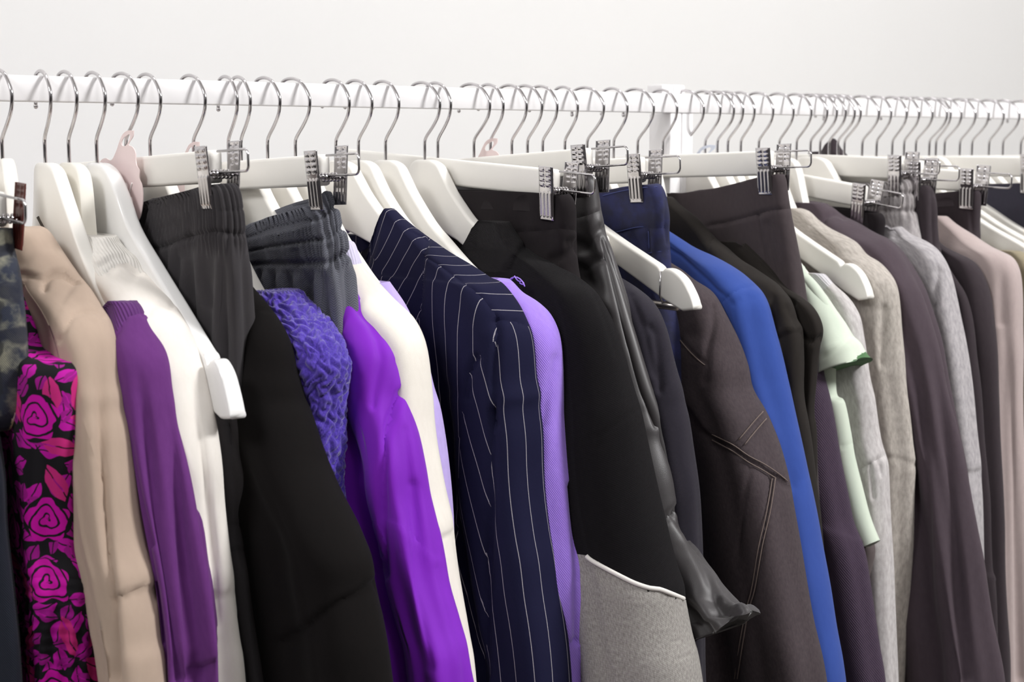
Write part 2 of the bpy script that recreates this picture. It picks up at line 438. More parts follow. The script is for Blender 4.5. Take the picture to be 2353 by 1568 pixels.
def garment(name, label, cat, hook, trace, mat, th=(.012, .03), grow=.14, zend=-.72, dx=0.0, yaw=0.0, smooth=.006, parts=(), seams=(), drape=(3, .10), folds=(),
            top=None, topfade=.10, hem=None, wrinkle=.0012, wscale=9, disp=None, ds=(.0028, .006), ncol=(33, 64), uback=None, group=None, nose=1.0, root_name=None,
            body='body', front_drop=0.0, seed=None, stop=False, parent=None, rim=True, lift=0.0):
    X = hookX(hook) + dx; seed = seed if seed is not None else len(INFO) * 13 + 5
    rnd = random.Random(seed)
    trace = [q for q in trace if q[1] <= 850] + sorted([q for q in trace if q[1] > 850], key=lambda q: q[1])
    tr = np.array([onplane(x, y, X, yaw) for x, y in trace])
    s = np.concatenate([[0], np.cumsum(np.hypot(*np.diff(tr, axis=0).T))])
    # pull the section's nose back so that its outline, not its middle plane, meets the traced edge
    out = []
    for (x, y), (u, z), si in zip(trace, tr, s):
        rho = (th[0] + (th[1] - th[0]) * float(sstep(0, grow, si))) / 2
        d = ray(x, y); hx = np.array([d[0], d[1]]); hx /= np.linalg.norm(hx)
        ud = np.array([math.sin(yaw), -math.cos(yaw)]); sin_t = abs(hx[0] * ud[1] - hx[1] * ud[0])
        out.append((u - rho / sin_t + rho * nose, z))
    tr = np.array(out)
    if not stop:
        k = tr[-1] - tr[-3]; sl = np.clip(k[0] / (k[1] - 1e-6), -.35, .12)
        for q in (.5, 1.0):
            z = tr[len(out) - 1][1] + (zend - tr[len(out) - 1][1]) * q
            tr = np.vstack([tr, [tr[len(out) - 1][0] + sl * (z - tr[len(out) - 1][1]) * .6, z]])
    P = crsmooth(tr, .002)
    s = np.concatenate([[0], np.cumsum(np.hypot(*np.diff(P, axis=0).T))]); L = s[-1]
    gs = np.arange(0, L, .002); gu = np.interp(gs, s, P[:, 0]); gz = np.interp(gs, s, P[:, 1])
    if smooth:
        hw = int(3 * smooth / .002); g = np.arange(-hw, hw + 1) * .002; kern = np.exp(-.5 * (g / smooth) ** 2); kern /= kern.sum()
        def sm(a):
            e = np.concatenate([2 * a[0] - a[hw:0:-1], a, 2 * a[-1] - a[-2:-2 - hw:-1]]); return np.convolve(e, kern, 'valid')
        gu, gz = sm(gu), sm(gz)
    rows = [0.0]
    while rows[-1] < L: rows.append(rows[-1] + ds[0] + (ds[1] - ds[0]) * float(sstep(.34, .5, rows[-1])))
    rows = np.array(rows[:-1] + [L])
    u = np.interp(rows, gs, gu); z = np.interp(rows, gs, gz)
    z = np.minimum.accumulate(z - np.arange(len(z)) * 1e-5)
    n = len(rows)
    rho = (th[0] + (th[1] - th[0]) * sstep(0, grow, rows)) / 2
    uc = u - rho * nose
    ub = -np.maximum(uc, .035) if uback is None else np.full(n, uback)
    ub = np.minimum(ub, uc - .02)
    nn, nl = ncol; nb, nr = 7, 16
    th_n = np.linspace(90, -90, nn)
    cols = []
    for a in th_n: cols.append(('n', math.radians(a)))
    for t in np.linspace(0, 1, nl + 1)[1:]: cols.append(('l', t ** 1.7))
    for a in np.linspace(-90, -270, nb + 2)[1:-1]: cols.append(('b', math.radians(a)))
    for t in np.linspace(1, 0, nr + 1)[:-1]: cols.append(('r', t ** 1.5))
    m = len(cols)
    UU = np.zeros((n, m)); WW = np.zeros((n, m))
    ph = [rnd.uniform(0, 6.28) for _ in range(4)]; k1, k2 = rnd.uniform(2.5, 5), rnd.uniform(-3, 3)
    rampd = sstep(.06, .30, rows)
    for j, (kd, v) in enumerate(cols):
        if kd in 'nb':
            c0 = uc if kd == 'n' else ub; sc = nose if kd == 'n' else 1.0
            rr = np.ones(n)
            if kd == 'n' and drape[1]:
                e = math.cos(v) ** .5
                rr = 1 + e * drape[1] * 1.9 * rampd * (np.cos(drape[0] * v + ph[0] + k1 * z) + .5 * np.cos((drape[0] * 2 - 1) * v + ph[1] + k2 * z))
            UU[:, j] = c0 + rho * sc * math.cos(v) * rr; WW[:, j] = rho * math.sin(v) * (rr if kd == 'n' else 1)
        else:
            UU[:, j] = uc + (ub - uc) * v; WW[:, j] = -rho if kd == 'l' else rho
    urel = uc[:, None] - UU
    left = np.array([k == 'l' for k, _ in cols])
    for (u0, wd_, amp, s0) in folds:
        f = amp * np.exp(-((urel - u0 - .006 * np.sin(z * 9 + u0 * 70)[:, None]) / wd_) ** 2) * sstep(s0, s0 + .12, rows)[:, None]
        WW -= f * left[None, :]
    # soft hanging folds all along the side
    sw = .003 * np.sin(urel * 85 + ph[2] + 2.2 * z[:, None]) * rampd[:, None] * sstep(0, .02, urel) 
    WW -= sw * left[None, :]
    ZZ = np.repeat(z[:, None], m, 1)
    if front_drop:
        ZZ -= front_drop * np.array([1.0 if k == 'l' else (sstep(.3, -1, math.sin(v)) if k == 'n' else 0) for k, v in cols])[None, :] * np.exp(-rows / topfade)[:, None]
    if top is not None:
        q = np.array(sorted(onplane(a, b, X, yaw) for a, b in top)); d = np.interp(UU, q[:, 0], q[:, 1] - z[0])
        ZZ += d * (1 - sstep(0, topfade, rows))[:, None]
    if hem is not None:
        q = np.array(sorted(onplane(a, b, X, yaw) for a, b in hem)); d = np.interp(UU, q[:, 0], q[:, 1] - z[-1])
        ZZ += d * sstep(L * .35, L, rows)[:, None]
    ZZ = ZZ + lift
    # arc length around the section, measured from the tip of the nose
    dl = np.hypot(np.diff(UU, axis=1), np.diff(WW, axis=1)); arc = np.concatenate([np.zeros((n, 1)), np.cumsum(dl, 1)], 1)
    arc -= arc[:, nn // 2][:, None]
    sy, cy = math.sin(yaw), math.cos(yaw)
    def world(UU, WW, ZZ): return np.stack([X + WW * cy + UU * sy, YR + WW * sy - UU * cy, ZZ], -1)
    G = world(UU, WW, ZZ)
    def normals(G):
        a = np.roll(G, -1, 1) - np.roll(G, 1, 1); b = np.gradient(G, axis=0)
        nv = np.cross(a, b); nv /= np.linalg.norm(nv, axis=2)[..., None] + 1e-12
        # outward
        cen = G.mean(1, keepdims=True); sg = np.sign(((G - cen) * nv).sum((1, 2)))
        return nv * sg[:, None, None]
    NV = normals(G)
    D = np.zeros((n, m))
    if wrinkle:
        W_ = np.empty((n, m)); o1 = rnd.uniform(0, 50)
        for i in range(n):
            for j in range(m):
                W_[i, j] = noise.noise((UU[i, j] * wscale * 3 + o1, WW[i, j] * 30, ZZ[i, j] * wscale))
        D += W_ * wrinkle * 2
    if disp is not None: D += disp(arc, -rows[:, None] + 0 * arc, rows[:, None] + 0 * arc, urel)
    if seams:
        xs, ys = project(G.reshape(-1, 3)); xs = xs.reshape(n, m); ys = ys.reshape(n, m)
        vis = (NV * G).sum(2) < .03 * np.linalg.norm(G, axis=2)
        for sm_ in seams:
            kind, pts, amp, wpx = sm_[:4]
            d, end = polydist(xs, ys, pts)
            if kind == 'f':
                yy = [q[1] for q in pts]; t = (ys - yy[0]) / (yy[-1] - yy[0])
                f = -amp * np.exp(-(d / wpx) ** 2) * sstep(0, .4, t) * (1 - sstep(.93, 1.0, t) * (yy[-1] < 1500)) * np.where(end & (t > 1), np.exp(-(d / wpx) ** 2), 1)
            elif kind == 'g': f = -amp * np.exp(-(d / wpx) ** 2) * np.where(end, np.exp(-(d / wpx) ** 2), 1)
            elif kind == 's': f = (amp * .5 * (1 + np.tanh(d / 4)) * np.exp(-np.maximum(d, 0) / wpx) - abs(amp) * .25 * np.exp(-((d - 2) / 5) ** 2)) * np.where(end, np.exp(-(d / 12) ** 2), 1)
            D += f * vis
    G = G + NV * D[..., None]
    AR = arc.copy(); RW = np.repeat(rows[:, None], m, 1)
    if parts:
        xs, ys = project(G.reshape(-1, 3)); xs = xs.reshape(n, m); ys = ys.reshape(n, m); jm = nn + nl
        moved_ = np.zeros((n, m), bool)
        for pn, poly, *_r in parts:
            fl = inpoly(xs, ys, poly)
            for ax in (0, 1):
                if ax == 0: I, J = np.nonzero(fl[:-1, :jm] != fl[1:, :jm]); I2, J2 = I + 1, J
                else: I, J = np.nonzero(fl[:, :jm - 1] != fl[:, 1:jm]); I2, J2 = I, J + 1
                if not len(I): continue
                lo = np.zeros(len(I)); hi = np.ones(len(I)); f0 = fl[I, J]
                for _ in range(9):
                    md = (lo + hi) / 2
                    fm = inpoly(xs[I, J] * (1 - md) + xs[I2, J2] * md, ys[I, J] * (1 - md) + ys[I2, J2] * md, poly)
                    same = fm == f0; lo = np.where(same, md, lo); hi = np.where(same, hi, md)
                t = (lo + hi) / 2
                for i, j, i2, j2, q in zip(I, J, I2, J2, t):
                    ti, tj = (i, j) if q < .5 else (i2, j2)
                    if moved_[ti, tj] or (q > .35 and q < .65 and ax == 1 and (moved_[i, j] or moved_[i2, j2])): continue
                    moved_[ti, tj] = True
                    for A_ in (G, AR, RW, xs, ys): A_[ti, tj] = A_[i, j] * (1 - q) + A_[i2, j2] * q
    V = G.reshape(-1, 3).copy(); V[:, 2] += CZ
    uvc = np.stack([AR, -RW], -1).reshape(-1, 2)
    uvp = np.stack([UU, ZZ], -1).reshape(-1, 2)
    F = []; FI = []
    for i in range(n - 1):
        for j in range(m):
            k = (j + 1) % m; F.append((i * m + j, i * m + k, (i + 1) * m + k, (i + 1) * m + j)); FI.append((i, j))
    if rim:
        c = G[0].mean(0); base = len(V)
        inn = G[0] + (c - G[0]) * np.minimum(1, .0018 / (np.linalg.norm(c - G[0], axis=1) + 1e-9))[:, None]
        low = inn.copy(); low[:, 2] -= .018
        V = np.vstack([V, inn + [0, 0, CZ], low + [0, 0, CZ]]); uvc = np.vstack([uvc, uvc[:m] + [0, .002], uvc[:m] + [0, .02]]); uvp = np.vstack([uvp, uvp[:m], uvp[:m]])
        for r in range(2):
            for j in range(m):
                k = (j + 1) % m
                a0 = j if r == 0 else base + j; a1 = k if r == 0 else base + k
                F.append((a1, a0, base + r * m + j, base + r * m + k)); FI.append((-1, j))
        lo = base + m
        F.append(tuple(range(lo, lo + m))); FI.append((-1, 0))
    F.append(tuple((n - 1) * m + j for j in range(m))[::-1]); FI.append((n - 1, 0))
    nm = root_name or name
    o = parent or root(nm, X, ZT * 0 + float(z[0]) - .03, label, cat, group)
    # split into parts
    fc = np.array([V[list(f)[:4]].mean(0) for f in F]); fx, fy = project(fc - [0, 0, CZ])
    du = -(fc[:, 1] - YR) 
    owner = np.zeros(len(F), int); names = [(body, mat, None)]
    for pn, poly, pm, *rest in parts:
        names.append((pn, pm or mat, rest[0] if rest else None))
        owner[inpoly(fx, fy, poly) & (du > -.01)] = len(names) - 1
    obs = []
    for idx, (pn, pm, pl) in enumerate(names):
        sel = [F[i] for i in np.nonzero(owner == idx)[0]]
        if not sel: obs.append(None); continue
        used = sorted({v for f in sel for v in f}); mp = {v: i for i, v in enumerate(used)}
        ob = mesh_obj(pn, V[used], [[mp[v] for v in f] for f in sel], pm, o, uv={'cloth': uvc[used], 'plane': uvp[used]})
        if pl: ob['label'] = pl
        obs.append(ob)
    INFO[label] = dict(X=X, G=G, u=u, z=z, rows=rows, rho=rho, uc=uc, ub=ub, root=o, yaw=yaw, obs=obs, nn=nn, nl=nl, NV=NV)
    return INFO[label]
def prof(g):
    return (g['u'], g['z'], g['u'][0])
def surf_tube(g, pts, rad, off=.0005, name='piping', mat=None, n=8, soft=0):
    """a cord sewn on the cloth: follow the traced line over the visible side of the garment"""
    G = g['G']; n_, m_ = G.shape[:2]; Gf = G[:, :g['nn'] + g['nl']].reshape(-1, 3)
    Nf = g['NV'][:, :g['nn'] + g['nl']].reshape(-1, 3); face = (Nf * Gf).sum(1) < .1 * np.linalg.norm(Gf, axis=1); Gf = Gf[face]; Nf = Nf[face]
    xs, ys = project(Gf); P = []
    for x, y in pts:
        d = np.hypot(xs - x, ys - y); near = np.argsort(d)[:5]; w = 1 / (d[near] + .3)
        Q = (Gf[near] * w[:, None]).sum(0) / w.sum(); dr = ray(x, y); dr /= np.linalg.norm(dr)
        nv = (Nf[near] * w[:, None]).sum(0); nv /= np.linalg.norm(nv)
        P.append((dr * Q.dot(dr) if d[near[0]] < 9 else Q) + nv * off)
    P = crsmooth(np.array(P), .003); P[:, 2] += CZ
    for _ in range(soft):
        P[1:-1] = (P[:-2] + P[1:-1] * 2 + P[2:]) / 4
    if not np.isscalar(rad): rad = np.interp(np.linspace(0, 1, len(P)), np.linspace(0, 1, len(rad)), rad)
    V, F = tube(P, rad, n)
    return mesh_obj(name, V, F, mat, g['root'])

# ------------------------------------------------------------------ cloths
def denim_wash(name, base, pale, plaid=False):
    m, nt, b = new_mat(name)
    v = uvmap(nt)
    n1 = ramp(nt, noise_n(nt, v, 38, 4, .6), .42, .62); n2 = noise_n(nt, v, 420, 2)
    c = mix_c(nt, n1, lin(base), lin(pale)); 
    if plaid:
        w1 = ramp(nt, wave(nt, v, .034, 'Y', 2, 6), .55, .8); c = mix_c(nt, math_n(nt, 'MULTIPLY', w1, .9), c, lin((26, 30, 50)))
        w2 = ramp(nt, wave(nt, v, .03, 'X', 2, 6), .75, .92); c = mix_c(nt, math_n(nt, 'MULTIPLY', w2, .8), c, lin((24, 26, 34)))
    c = mix_c(nt, math_n(nt, 'MULTIPLY', n2, .35), c, tuple(x * .55 for x in lin(base)))
    nt.links.new(c, b.inputs['Base Color']); b.inputs['Roughness'].default_value = .85; b.inputs['Sheen Weight'].default_value = .1
    bump(nt, b, wave(nt, uvmap(nt, rot=.7), .0012), .5, .0004)
    return m
def floral():
    """magenta roses, petals and leaves printed on black"""
    m, nt, b = new_mat('floral_print')
    v0 = uvmap(nt)
    nzv = N(nt, 'ShaderNodeTexNoise'); nzv.inputs['Scale'].default_value = 60; nzv.inputs['Detail'].default_value = 2; nt.links.new(v0, nzv.inputs['Vector'])
    vm = N(nt, 'ShaderNodeVectorMath', operation='MULTIPLY_ADD'); vm.inputs[1].default_value = (.007, .007, 0); nt.links.new(nzv.outputs['Color'], vm.inputs[0]); nt.links.new(v0, vm.inputs[2])
    def cell(scale, shift, rnd=.75):
        """local polar coordinates inside scattered print motifs"""
        ad = N(nt, 'ShaderNodeVectorMath', operation='ADD'); ad.inputs[1].default_value = shift + (0,); nt.links.new(vm.outputs[0], ad.inputs[0])
        n = N(nt, 'ShaderNodeTexVoronoi', feature='F1', voronoi_dimensions='2D'); n.inputs['Scale'].default_value = scale; n.inputs['Randomness'].default_value = rnd
        nt.links.new(ad.outputs[0], n.inputs['Vector'])
        d = N(nt, 'ShaderNodeVectorMath', operation='SUBTRACT'); nt.links.new(ad.outputs[0], d.inputs[0]); nt.links.new(n.outputs['Position'], d.inputs[1])
        x = nt.nodes.new('ShaderNodeSeparateXYZ'); nt.links.new(d.outputs[0], x.inputs[0])
        sc = nt.nodes.new('ShaderNodeSeparateColor'); nt.links.new(n.outputs['Color'], sc.inputs[0])
        return x.outputs[0], x.outputs[1], sc
    def M(op, a, c=None): return math_n(nt, op, a, c)
    def leaf(scale, shift, hl, hw, keep):
        x, y, sc = cell(scale, shift); th = M('MULTIPLY', sc.outputs[0], 6.283)
        cs, sn = M('COSINE', th), M('SINE', th)
        u = M('ADD', M('MULTIPLY', x, cs), M('MULTIPLY', y, sn)); w = M('SUBTRACT', M('MULTIPLY', y, cs), M('MULTIPLY', x, sn))
        q = M('DIVIDE', u, hl); half = M('MULTIPLY', M('SUBTRACT', 1.0, M('MULTIPLY', q, q)), hw)
        on = M('LESS_THAN', M('ABSOLUTE', w), half)
        rib = M('GREATER_THAN', M('ABSOLUTE', M('ADD', w, M('MULTIPLY', u, .12))), .0005)
        return M('MULTIPLY', M('MULTIPLY', on, rib), M('LESS_THAN', sc.outputs[1], keep))
    rx, ry, rsc = cell(15, (0, 0), .6)
    rad = M('SQRT', M('ADD', M('MULTIPLY', rx, rx), M('MULTIPLY', ry, ry))); phi = M('ARCTAN2', ry, rx)
    edge = M('ADD', .0165, M('MULTIPLY', M('SINE', M('MULTIPLY', phi, 5)), .0022))
    inside = M('LESS_THAN', rad, edge)
    swirl = M('SINE', M('ADD', M('ADD', M('MULTIPLY', rad, 900), phi), M('MULTIPLY', M('SINE', M('MULTIPLY', phi, 3)), 1.1)))
    rose = M('MULTIPLY', inside, M('GREATER_THAN', swirl, -.72))
    clear = M('GREATER_THAN', rad, .0185)
    l1 = M('MULTIPLY', leaf(46, (.31, .12), .0105, .0056, 1.0), clear); l2 = M('MULTIPLY', leaf(27, (.77, .53), .0170, .0070, .9), clear); l3 = M('MULTIPLY', leaf(58, (.11, .83), .0075, .0045, .95), clear)
    col = mix_c(nt, l1, lin((20, 18, 23)), lin((182, 14, 156)))
    col = mix_c(nt, l3, col, lin((150, 16, 130)))
    col = mix_c(nt, l2, col, lin((196, 40, 122)))
    col = mix_c(nt, rose, col, lin((196, 8, 160)))
    nt.links.new(col, b.inputs['Base Color']); b.inputs['Roughness'].default_value = .75; b.inputs['Sheen Weight'].default_value = .03
    b.inputs['Specular IOR Level'].default_value = .2
    return m
def pinstripe(name, uvn, gap, rot=0.0, shift=0.0):
    m, nt, b = new_mat(name)
    v = uvmap(nt, uvn, rot=rot); sp = nt.nodes.new('ShaderNodeSeparateXYZ'); nt.links.new(v, sp.inputs[0])
    f = math_n(nt, 'FRACT', math_n(nt, 'ADD', math_n(nt, 'DIVIDE', sp.outputs['X'], gap), shift))
    line = math_n(nt, 'LESS_THAN', math_n(nt, 'ABSOLUTE', math_n(nt, 'SUBTRACT', f, .5)), .00034 / gap)
    dots = ramp(nt, math_n(nt, 'SINE', math_n(nt, 'MULTIPLY', sp.outputs['Y'], 6.2832 / .0013)), -.9, .2)
    col = mix_c(nt, math_n(nt, 'MULTIPLY', line, math_n(nt, 'ADD', math_n(nt, 'MULTIPLY', dots, .5), .4)), lin((25, 25, 52)), lin((185, 180, 186)))
    nt.links.new(col, b.inputs['Base Color']); b.inputs['Roughness'].default_value = .8; b.inputs['Sheen Weight'].default_value = .02
    b.inputs['Specular IOR Level'].default_value = .1
    bump(nt, b, wave(nt, uvmap(nt, rot=.7), .0009), .25, .0003)
    return m
def knit_mat():
    m, nt, b = new_mat('violet_blue_yarn')
    v = uvmap(nt); n1 = noise_n(nt, uvmap(nt, scale=(1, .5, 1)), 900, 3, .6)
    col = mix_c(nt, ramp(nt, n1, .35, .7), lin((56, 34, 142)), lin((90, 62, 190)))
    nt.links.new(col, b.inputs['Base Color']); b.inputs['Roughness'].default_value = .9; b.inputs['Sheen Weight'].default_value = .5
    bump(nt, b, n1, .6, .0007)
    return m
Mt = dict(
 denimA=denim_wash('acid_washed_denim', (42, 48, 66), (150, 148, 130), True),
 navyA=cloth('dark_navy_cotton', (26, 30, 42), weave='twill'),
 floral=floral(),
 beige=cloth('beige_jersey', (186, 165, 149), (177, 157, 141), 'fuzz', mottle=(120, .4), bstr=.15),
 purple=cloth('plum_jersey', (106, 52, 122), (96, 44, 112), 'fuzz', bstr=.15),
 purplerib=cloth('plum_ribbing', (104, 54, 122), None, 'rib', period=.0032, bstr=.9),
 white=cloth('white_jersey', (240, 234, 228), (234, 228, 220), 'fuzz', bstr=.1),
 whiterib=cloth('white_ribbing', (244, 240, 234), None, 'rib', period=.003, bstr=.5),
 charc=cloth('charcoal_cotton', (60, 57, 59), (52, 49, 52), 'plain', period=.001, bstr=.3, mottle=(60, .4)),
 black=cloth('black_jersey', (21, 18, 18), (17, 15, 15), 'fuzz', bstr=.2, sheen=.02, spec=.1),
 knit=knit_mat(),
 slate=cloth('slate_herringbone', (92, 93, 101), (80, 82, 91), 'herring', period=.0021, bstr=.3),
 violet=cloth('vivid_purple_viscose', (128, 28, 190), (120, 23, 182), 'plain', period=.0008, bstr=.15, sheen=.15, rough=.7, mottle=(25, .4)),
 cream=cloth('cream_fleece', (243, 237, 228), (236, 229, 219), 'fuzz', bstr=.3, sheen=.4),
 lavwhite=cloth('pale_lavender_ribbing', (226, 220, 246), None, 'rib', period=.0028, bstr=.4),
 lav=cloth('pale_lavender_jersey', (200, 180, 242), None, 'fuzz', bstr=.2),
 pin_body=pinstripe('navy_pinstripe_cloth', 'plane', .0185, 0.0, .2),
 pin_sleeve=pinstripe('navy_pinstripe_sleeve_cloth', 'cloth', .0185, 0.0, .25),
 pin_under=pinstripe('navy_pinstripe_bias_cloth', 'plane', .017, -.34, .1),
 pin_yoke=pinstripe('navy_pinstripe_yoke_cloth', 'cloth', .0185, 1.45, .1),
 pin_lapel=pinstripe('navy_pinstripe_lapel_cloth', 'plane', .0165, .42, .3),
 lilac=cloth('lilac_fleece', (166, 130, 232), (154, 118, 224), 'twill', period=.0016, bstr=.5, sheen=.4),
 blackknit=cloth('black_rib_jersey', (25, 23, 25), (20, 18, 20), 'jersey', period=.0014, bstr=.6, sheen=.03, spec=.1),
 collarrib=cloth('black_collar_ribbing', (38, 35, 37), (30, 28, 30), 'rib', period=.0018, bstr=.8, sheen=.04, spec=.1),
 melange=cloth('grey_melange_fleece', (176, 172, 167), (128, 124, 120), 'jersey', period=.0014, mottle=(750, .2), bstr=.4),
 pipew=cloth('off_white_piping', (240, 236, 230), None, None, bstr=0),
 blacktr=cloth('black_suiting', (36, 31, 33), (30, 26, 28), 'twill', period=.0009, bstr=.3, sheen=.03, spec=.15),
 leather=None,
 darkjk=cloth('ink_black_cotton', (42, 38, 48), (33, 30, 40), 'plain', mottle=(40, .3), bstr=.4),
 navyj=denim_wash('navy_denim', (20, 22, 58), (32, 36, 88)),
 brownd=cloth('faded_black_denim', (80, 70, 73), (62, 54, 58), 'plain', period=.0011, mottle=(500, .25), bstr=.5, sheen=.05),
 blue=cloth('royal_blue_suiting', (50, 77, 154), (45, 71, 146), 'plain', period=.0008, bstr=.15, sheen=.15),
 blacko=cloth('soft_black_twill', (42, 38, 35), (36, 32, 30), 'plain', period=.0008, bstr=.2, sheen=.04, spec=.15),
 chartr=cloth('charcoal_brown_suiting', (72, 63, 65), (62, 54, 57), 'twill', period=.001, bstr=.3),
 plum=cloth('dark_plum_fleece', (74, 60, 76), (62, 49, 66), 'twill', period=.0022, bstr=.5),
 taupe=cloth('dark_taupe_cotton', (98, 88, 88), None, 'fuzz', bstr=.1),
 mint=cloth('pale_mint_cotton', (216, 224, 208), (200, 212, 196), 'plain', mottle=(40, .25), bstr=.2, sheen=.1),
 mintlin=cloth('dark_green_lining', (86, 122, 82), (72, 108, 70), 'plain', bstr=.1, sheen=.1),
 ltgrey=cloth('pale_grey_melange', (208, 204, 203), (176, 170, 170), 'fuzz', mottle=(260, .2), bstr=.2),
 ltrib=cloth('pale_grey_ribbing', (214, 211, 216), None, 'rib', period=.004, bstr=.5),
 warmgrey=cloth('warm_grey_melange', (194, 187, 179), (158, 150, 143), 'fuzz', mottle=(280, .2), bstr=.2),
 aubrown=cloth('dusky_purple_fleece', (78, 67, 74), (70, 59, 66), 'fuzz', bstr=.1),
 joggr=cloth('grey_marl_jersey', (178, 172, 172), (142, 137, 138), 'fuzz', mottle=(280, .2), bstr=.2),
 joggr2=cloth('mid_grey_marl', (186, 181, 183), (150, 146, 149), 'fuzz', mottle=(280, .2), bstr=.2),
 darkaub=cloth('dark_aubergine_cotton', (58, 50, 54), (50, 42, 47), 'fuzz', bstr=.1),
 mauve=cloth('mauve_beige_wool', (182, 166, 163), (172, 156, 154), 'fuzz', bstr=.15, sheen=.35),
 ink=cloth('blue_black_jersey', (56, 54, 66), None, 'fuzz', bstr=.1),
 flower=cloth('flower_patch', (250, 240, 228), (236, 176, 40), None, mottle=(70, .07), bstr=0),
 olive=cloth('khaki_cotton', (150, 140, 118), None, 'plain', bstr=.2),
)
def leather():
    m, nt, b = new_mat('black_faux_leather')
    v = uvmap(nt); n = noise_n(nt, v, 1500, 2)
    nt.links.new(mix_c(nt, n, lin((54, 50, 52)), lin((43, 39, 41))), b.inputs['Base Color'])
    b.inputs['Roughness'].default_value = .46; b.inputs['Sheen Weight'].default_value = .25; b.inputs['Specular IOR Level'].default_value = .55
    bump(nt, b, n, .35, .0004); return m
Mt['leather'] = leather()

# ------------------------------------------------------------------ the row, from the left
def wp(s, a, b): return sstep(a, b, s)
def gathers(depth, per, amp, fade=.03):
    """elastic gathers down to a depth below the top edge"""
    def f(U, Vv, s, ur):
        n = np.sin(6.2832 * U / per + 1.7 * np.sin(U * 210) + 2 * np.sin(s * 55 + U * 35))
        return amp * n * (1 - sstep(depth, depth + fade, s)) * sstep(0, .003, s) 
    return f
# acid-washed jeans at the left edge
garment('jeans', 'acid-washed blue-grey jeans clipped to a hanger at the left edge of the photo', 'jeans', -150,
        px(('A', 80, 425, 84, 480, 92, 560, 118, 640, 138, 740, 152, 860, 168, 1000, 178, 1150, 180, 1300, 176, 1420, 176, 1480), ('p', 67, 955, 61, 985, 48, 1002, 26, 1008, 14, 1050)),
        Mt['denimA'], th=(.024, .03), top=px(('A', -200, 425, 0, 432, 80, 440)), seams=[('g', px(('A', 0, 560, 60, 555, 110, 600)), .0016, 4), ('g', px(('A', 0, 745, 70, 745, 130, 700)), .0012, 4)],
        parts=[('waistband', px(('A', -300, 380, 130, 380, 118, 640, 0, 640, -300, 640)), None), ('embroidered_flower', px(('a', 48, 235, 60, 165, 95, 90, 128, 48, 156, 52, 156, 110, 146, 160, 132, 205, 108, 232, 75, 242)), Mt['flower'], 'white and orange flower patch')], zend=-.75)
garment('trousers', 'dark navy trousers at the bottom left corner, in front of the floral dress', 'trousers', -215,
        px(('p', -60, 500, -30, 800, -10, 950, 6, 1030, 20, 1120, 25, 1240, 36, 1370, 43, 1450, 52, 1568)), Mt['navyA'], th=(.02, .03), zend=-.75)
garment('dress', 'black dress printed with magenta roses, puffed sleeve shirred at the elbow', 'dress', -75,
        px(('A', 90, 700, 150, 800, 190, 885, 240, 960, 290, 1050, 345, 1165, 420, 1205, 495, 1265, 522, 1330, 530, 1420, 530, 1540), ('a', 478, 120, 482, 300, 480, 600, 484, 800, 496, 950, 518, 1030, 545, 1150, 553, 1300, 556, 1568)),
        Mt['floral'], th=(.018, .052), grow=.12, drape=(4, .06),
        seams=[('g', px(('A', 200, 1190, 340, 1170, 420, 1210)), .002, 7)] + [('g', px(('a', 90, 1010 + k * 62, 300, 1000 + k * 60, 545, 1030 + k * 62)), .0016, 5) for k in range(9)],
        disp=lambda U, Vv, s, ur: .0016 * np.sin(6.2832 * U / .011 + 3 * np.sin(s * 30)) * sstep(.30, .34, s),
        parts=[('sleeve', px(('A', 175, 1290, 345, 1165, 420, 1200, 560, 1250), ('a', 620, 0, 620, 1000, 545, 1030, 300, 1000, 90, 1010, 60, 400)), None),
               ('shirred_cuff', px(('a', 90, 1010, 300, 1000, 545, 1030, 700, 1030, 700, 1800, 60, 1800)), None)])
gC = garment('sweater', 'beige roll-neck sweater with a ridged sleeve seam, next to the floral dress', 'sweater', 5,
        px(('A', 130, 432, 200, 432, 290, 458, 350, 520, 410, 610, 462, 705, 500, 775, 560, 860, 622, 950, 682, 1055, 716, 1160, 740, 1270, 760, 1400, 778, 1540), ('a', 704, 80, 722, 220, 752, 450, 790, 750, 822, 930, 850, 1035, 858, 1070, 858, 1100, 880, 1250, 905, 1450, 926, 1568)),
        Mt['beige'], th=(.02, .05), folds=[(.044, .012, -.024, .10), (.08, .016, .008, .15)], drape=(3, .05),
        seams=[('f', px(('p', 228, 740, 236, 950, 240, 1150, 250, 1330, 264, 1568)), .007, 12), ('s', px(('A', 150, 700, 250, 720, 320, 695, 400, 700, 470, 745)), -.0035, 40), ('g', px(('A', 262, 790, 275, 730, 320, 697, 390, 698, 465, 745)), .003, 7), ('g', px(('A', 345, 1110, 400, 1010, 440, 950, 490, 928, 570, 932, 625, 965)), .0022, 6),
               ('s', px(('a', 600, 1115, 700, 1085, 790, 1045, 860, 1060)), -.0036, 40), ('g', px(('A', 130, 640, 200, 560, 260, 535, 360, 545)), .0016, 14)],
        parts=[('roll_collar', px(('A', 0, 380, 480, 380, 490, 745, 465, 745, 390, 698, 320, 697, 275, 730, 262, 790, 0, 800)), None),
               ('sleeve', px(('A', 345, 1110, 400, 1010, 440, 950, 490, 928, 570, 932, 680, 965, 900, 1100), ('a', 1000, 0, 1000, 1060, 860, 1060, 790, 1045, 700, 1085, 600, 1115, 560, 500)), None),
               ('sleeve_cuff', px(('a', 600, 1115, 700, 1085, 790, 1045, 860, 1060, 1000, 1060, 1000, 1900, 600, 1900)), None)])
